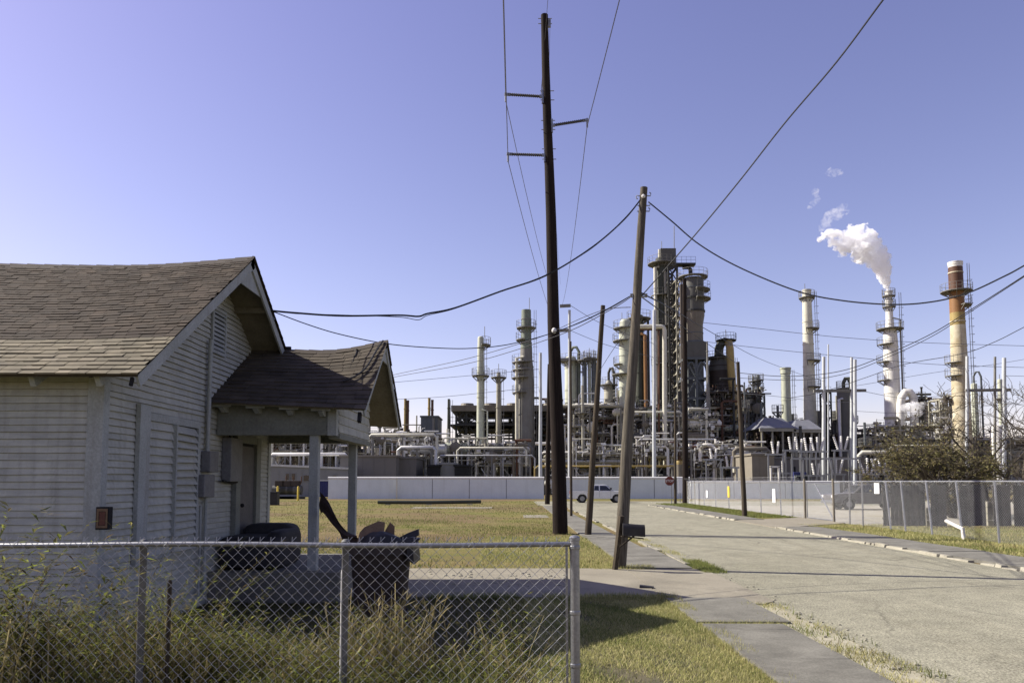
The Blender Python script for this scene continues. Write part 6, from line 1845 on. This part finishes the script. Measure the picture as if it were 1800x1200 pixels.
# --- steaming stack
column('white steaming stack with a narrow upper section', 1562, 120, [(514, 11.5), (545, 11.5), (572, 13), (584, 22), (600, 24), (760, 28)], 'offwhite', ((578, 1.6, 0, 360), (605, 1.0, 150, 260), (636, 1.2, 160, 230), (668, 1.1, 150, 230), (520, .35, 0, 360), (539, .35, 0, 360)), cap='lip', name='stack', cat='stack', pipes=((1.25, .14, 'midsteel', at(1562, 560, 120).z),))
t = thing('elbow_duct', (at(1595, 700, 118).x, 118, 0), 'big white elbow duct right of the steaming stack', 'duct')
MB().tube([at(1583, 800, 118), at(1583, 712, 118), at(1585, 698, 118), at(1591, 689, 118), at(1599, 689, 118), at(1605, 697, 118), at(1607, 712, 118), at(1607, 800, 118)], .62, 14).build('duct', MT['offwhite'], t, smooth=True)
pipe_rack('dark equipment tower right of the white elbow duct', 1609, 1637, 126, (702, 718, 735, 750, 770), 41, 4, 'brownsteel', 8, 2.5, 110, True, 3, 'support_structure', (0, 1, 2))
column('thin black capped vent stack above the dark equipment tower', 1619.5, 127, [(680, 5), (684, 3), (745, 3)], 'darksteel', (), cap='flat', ladder=False, name='small_stack', cat='stack', n=10)
# --- rust and orange stack
column('tall stack striped white, brown, orange and ochre at right', 1679, 112, [(463, 23), (560, 24), (650, 27), (770, 31)], 'cream', ((512, 1.5, 0, 360), (537, 1.2, -90, 60), (637, .9, 150, 250), (660, .9, 150, 250)),
       cap='lip', name='stack', cat='stack', bands=((461, 470, 'offwhite'), (470, 513, 'rust'), (513, 550, 'orange'), (550, 572, 'ochre'), (572, 880, 'mottled')))
pipe_rack('scaffold platform left of the striped stack', 1656, 1674, 113, (702, 722, 745, 770), 42, 3, 'tansteel', 6, 2, 60, True, 1, 'support_structure')
column('small pale green column with a looped pipe right of the striped stack', 1712, 122, [(676, 10), (780, 11.5)], 'pale_green', (), pipes=((.9, .16, 'bluegrey', 'loop'),), vent=(0, 1))
column('small pale green column between the two right steel poles', 1757, 124, [(668, 7), (780, 8)], 'pale_green', ((700, .6, 0, 360),), n=14, vent=(0, 1))
column('white horizontal-topped drum at the right edge', 1752, 110, [(752, 20), (768, 22)], 'offwhite', (), ladder=False, name='drum', cat='vessel')
# --- hoods
for lab, xa, xb, xc, xd, yt, yb in (('left galvanised hood roof with a sunlit end', 1336, 1400, 1356, 1386, 731, 752), ('right galvanised hood roof in front of the cream stack', 1396, 1446, 1412, 1436, 735, 754)):
    Yq = 112
    p = [at(xa, yb, Yq), at(xb, yb, Yq), at(xb, yb, Yq) + Vector((0, 9, 0)), at(xa, yb, Yq) + Vector((0, 9, 0))]
    q = [at(xc, yt, Yq) + Vector((0, 3, 0)), at(xd, yt, Yq) + Vector((0, 3, 0)), at(xd, yt, Yq) + Vector((0, 6, 0)), at(xc, yt, Yq) + Vector((0, 6, 0))]
    t = thing('hood_roof', ((p[0].x + p[1].x) / 2, Yq + 4, 0), lab, 'roof')
    for v in p + q: pass
    MB().hexa(p + q).build('roof', MT['hood'], t)
    lg = MB()
    for x in np.linspace(p[0].x + .4, p[1].x - .4, 4):
        for yy in (Yq + .4, Yq + 8.6): lg.bar((x, yy, 0), (x, yy, p[0].z - .05), .25)
    lg.box(p[0].x, p[1].x, Yq + .1, Yq + .4, p[0].z - .5, p[0].z - .02)
    lg.build('legs', MT['tansteel'], t)
    lv = MB(); rr = random.Random(5)
    for k in range(26):
        x = rr.uniform(p[0].x + .5, p[1].x - .5); z = p[0].z - rr.uniform(.6, 3.5); s = rr.uniform(.15, .5)
        lv.box(x - s, x + s, Yq + 1.5, Yq + 3, z - s, z + s)
    lv.build('equipment', MT['brownsteel'], t)

# ================================================================== SUBSTATION SWITCHGEAR
def v_switch(label, px, py, Y, n, spread, h, base_py=838):
    c = at(px, py, Y)
    t = thing('switchgear', (c.x, Y, 0), label, 'switchgear', 'porcelain switchgear in the substation')
    st = MB(); st.bar((c.x - .9, Y, 0), (c.x - .9, Y, c.z - .2), .18).bar((c.x + .9, Y, 0), (c.x + .9, Y, c.z - .2), .18).bar((c.x - 1.2, Y, c.z - .1), (c.x + 1.2, Y, c.z - .1), .2)
    st.build('stand', MT['galv'], t)
    for k in range(n):
        a = (k - (n - 1) / 2) * spread
        p = Vector((c.x + (k - (n - 1) / 2) * .42, Y, c.z)); q = p + Vector((math.sin(a) * h, 0, math.cos(a) * h))
        m = 14
        MB().tube([p.lerp(q, i / m) for i in range(m + 1)], [(.17 if i % 2 else .09) for i in range(m + 1)], 8).build('bushing', MT['porcelain'], t)
Ysw = 90
for i, (px, py, n, sp, h) in enumerate(((1363, 797, 2, .30, 1.5), (1393, 790, 2, .28, 1.6), (1405, 792, 2, .2, 1.5), (1421, 792, 2, .3, 1.6), (1437, 792, 3, .25, 1.7), (1479, 790, 3, .3, 1.7), (1525, 832, 3, .35, 1.9), (1546, 832, 3, .28, 1.9), (1470, 832, 3, .26, 1.8), (1434, 834, 2, .3, 1.4), (1376, 830, 1, .2, 1.4), (1254, 806, 2, .3, 1.3), (1282, 820, 2, .25, 1.3))):
    nm = ['two-armed', 'two-armed', 'slim two-armed', 'two-armed', 'three-armed', 'three-armed', 'splayed three-armed', 'splayed three-armed', 'low three-armed', 'low two-armed', 'single upright', 'two-armed', 'two-armed'][i]
    wh = ['high above the tan block house', 'high right of the tan block house door', 'next right of the door', 'high below the cream stack', 'high by the left steel pole', 'high beside the dark grey vessel', 'low at the right of the steel pole pair', 'low next to the mesquite crown', 'low between the steel poles', 'low left of the thin mast', 'by the switch house door', 'left of the verge pole', 'just left of the verge pole, low'][i]
    v_switch('white %s porcelain switchgear %s' % (nm, wh), px, py, Ysw + (i % 3), n, sp, h)
gf = thing('substation_gantry', (at(1440, 830, 89).x, 89, 0), 'galvanised low gantry frame over the substation switchgear', 'gantry')
mb = MB()
for px in (1392, 1412, 1443, 1462, 1512): mb.bar((at(px, 830, 89).x, 89, 0), (at(px, 830, 89).x, 89, at(px, 806, 89).z), .16)
mb.bar((at(1392, 806, 89).x, 89, at(1392, 806, 89).z), (at(1512, 806, 89).x, 89, at(1392, 806, 89).z), .16, .2)
mb.build('frame', MT['galv'], gf)
wf = thing('portal_frame', (at(1394, 830, 88).x, 88, 0), 'white square portal frame beside the tan block house', 'frame')
a, b = at(1355, 820, 88), at(1369, 820, 88)
MB().bar((a.x, 88, 0), (a.x, 88, a.z), .2).bar((b.x, 88, 0), (b.x, 88, a.z), .2).bar((a.x - .1, 88, a.z), (b.x + .1, 88, a.z), .2).build('frame', MT['offwhite'], wf)
tr_ = thing('transformer', (at(1403, 825, 91).x, 91, 0), 'blue-grey transformer tank in the substation', 'transformer')
x = at(1403, 825, 91).x
MB().box(x - .8, x + .8, 90.4, 91.6, .2, 3.0).build('tank', MT['blue'], tr_, bevel=.05)
fn = MB()
for k in range(8): fn.box(x - .75 + k * .2, x - .69 + k * .2, 90.05, 90.4, .5, 2.6)
fn.build('radiator', MT['bluegrey'], tr_)

# ================================================================== STEAM
def steam_mat(name, dens, ns, th0, th1):
    m = bpy.data.materials.new(name); m.use_nodes = True
    N, L = m.node_tree.nodes, m.node_tree.links
    N.remove(N['Principled BSDF'])
    pv = N.new('ShaderNodeVolumePrincipled')
    pv.inputs['Color'].default_value = (1, 1, 1, 1)
    pv.inputs['Anisotropy'].default_value = .0
    v = coords(N, L)
    f = nz(N, L, v, ns, 5, .65, .6)
    r = ramp(N, L, f, [(th0, (0, 0, 0)), (th1, (1, 1, 1))])
    mu = N.new('ShaderNodeMath'); mu.operation = 'MULTIPLY'; mu.inputs[1].default_value = dens
    L.new(r, mu.inputs[0]); L.new(mu.outputs[0], pv.inputs['Density'])
    L.new(pv.outputs[0], N['Material Output'].inputs['Volume'])
    return m
def steam(name, label, blobs, Y, mat, voxel, seed, jit=.5, sub=5):
    rr = random.Random(seed)
    mb = MB()
    for (px, py, rp) in blobs:
        r = rp / F * Y
        c = at(px, py, Y)
        mb.ball((c.x, c.y, c.z), r, 14, 9)
        for k in range(sub):
            u = Vector((rr.gauss(0, 1), rr.gauss(0, 1), rr.gauss(0, 1))).normalized()
            q = c + u * r * rr.uniform(.5, 1.05)
            mb.ball((q.x, q.y, q.z), r * rr.uniform(.3, .6), 12, 7)
    o = mb.build(name, mat, None)
    md = o.modifiers.new('remesh', 'REMESH'); md.mode = 'VOXEL'; md.voxel_size = voxel
    for nm, sc, st in (('a', 1.1, .55), ('b', .38, .26)):
        tx = bpy.data.textures.new(name + nm, 'CLOUDS'); tx.noise_scale = sc; tx.noise_depth = 3
        d = o.modifiers.new('disp' + nm, 'DISPLACE'); d.texture = tx; d.strength = st * jit * 2; d.mid_level = .5; d.texture_coords = 'GLOBAL'
    return tag(o, label, 'steam')
Ys = 120
SM = steam_mat('steam', 4.0, .85, .42, .58)
SW = steam_mat('thin_steam', .55, .95, .44, .70)
SL = steam_mat('low_steam', 1.3, .9, .38, .62)
steam('steam_plume', 'dense white steam plume leaning left from the stack mouth',
      [(1561, 508, 5), (1559, 500, 7), (1556, 491, 9), (1552, 480, 13), (1549, 468, 16), (1545, 457, 18), (1535, 458, 15), (1540, 444, 19), (1526, 448, 17), (1530, 432, 20), (1517, 436, 20), (1512, 422, 20), (1506, 410, 15), (1517, 404, 11), (1497, 403, 9), (1528, 410, 9), (1538, 412, 5), (1496, 424, 16), (1486, 436, 11), (1481, 447, 7), (1482, 420, 12), (1472, 414, 10), (1464, 426, 8), (1461, 409, 8), (1453, 415, 7), (1446, 416, 6), (1440, 421, 4), (1470, 436, 7)], Ys, SM, .15, 2, 1.0, 6)
steam('steam_wisp', 'thin curling steam wisp above the left end of the plume', [(1446, 402, 7), (1450, 392, 8), (1455, 383, 9), (1463, 376, 10), (1471, 379, 8), (1477, 370, 10), (1484, 364, 7), (1488, 371, 6), (1455, 400, 7)], Ys, SW, .16, 3, .9, 4)
steam('steam_wisp', 'small faint steam wisp high above the left end of the plume', [(1433, 338, 7), (1435, 348, 7), (1428, 359, 6), (1432, 353, 6)], Ys, SW, .16, 4, .8, 3)
steam('steam_wisp', 'topmost small faint puff of steam', [(1460, 303, 8), (1468, 305, 7), (1474, 303, 6), (1454, 304, 5)], Ys, SW, .16, 5, .8, 3)
steam('steam_plume', 'low steam cloud drifting in front of the white elbow duct', [(1586, 714, 5), (1592, 718, 8), (1601, 717, 11), (1609, 720, 12), (1617, 714, 8), (1612, 726, 8), (1622, 711, 5), (1600, 725, 7)], 114, SL, .14, 6, 1.0)
# thin vent pipes and lamp masts standing all over the plant
rr = random.Random(77)
for k in range(34):
    px = 645 + k * 27.5 + rr.uniform(-9, 9); top = rr.uniform(690, 765) if not (980 < px < 1350) else rr.uniform(668, 730); Yv = rr.uniform(108, 134)
    p = at(px, top, Yv)
    t = thing('vent_mast', (p.x, Yv, 0), 'thin steel vent mast rising out of the pipe racks', 'mast', 'thin vent masts in the refinery')
    m_ = rr.choice(('midsteel', 'tansteel', 'darksteel', 'cream', 'bluegrey'))
    MB().tube([(p.x, Yv, 0), (p.x, Yv, p.z)], rr.uniform(.10, .26), 8).build('shaft', MT[m_], t, smooth=True)
    ring_platform(t, (p.x, Yv), p.z - rr.uniform(1, 5), .1, rr.uniform(.7, 1.1))
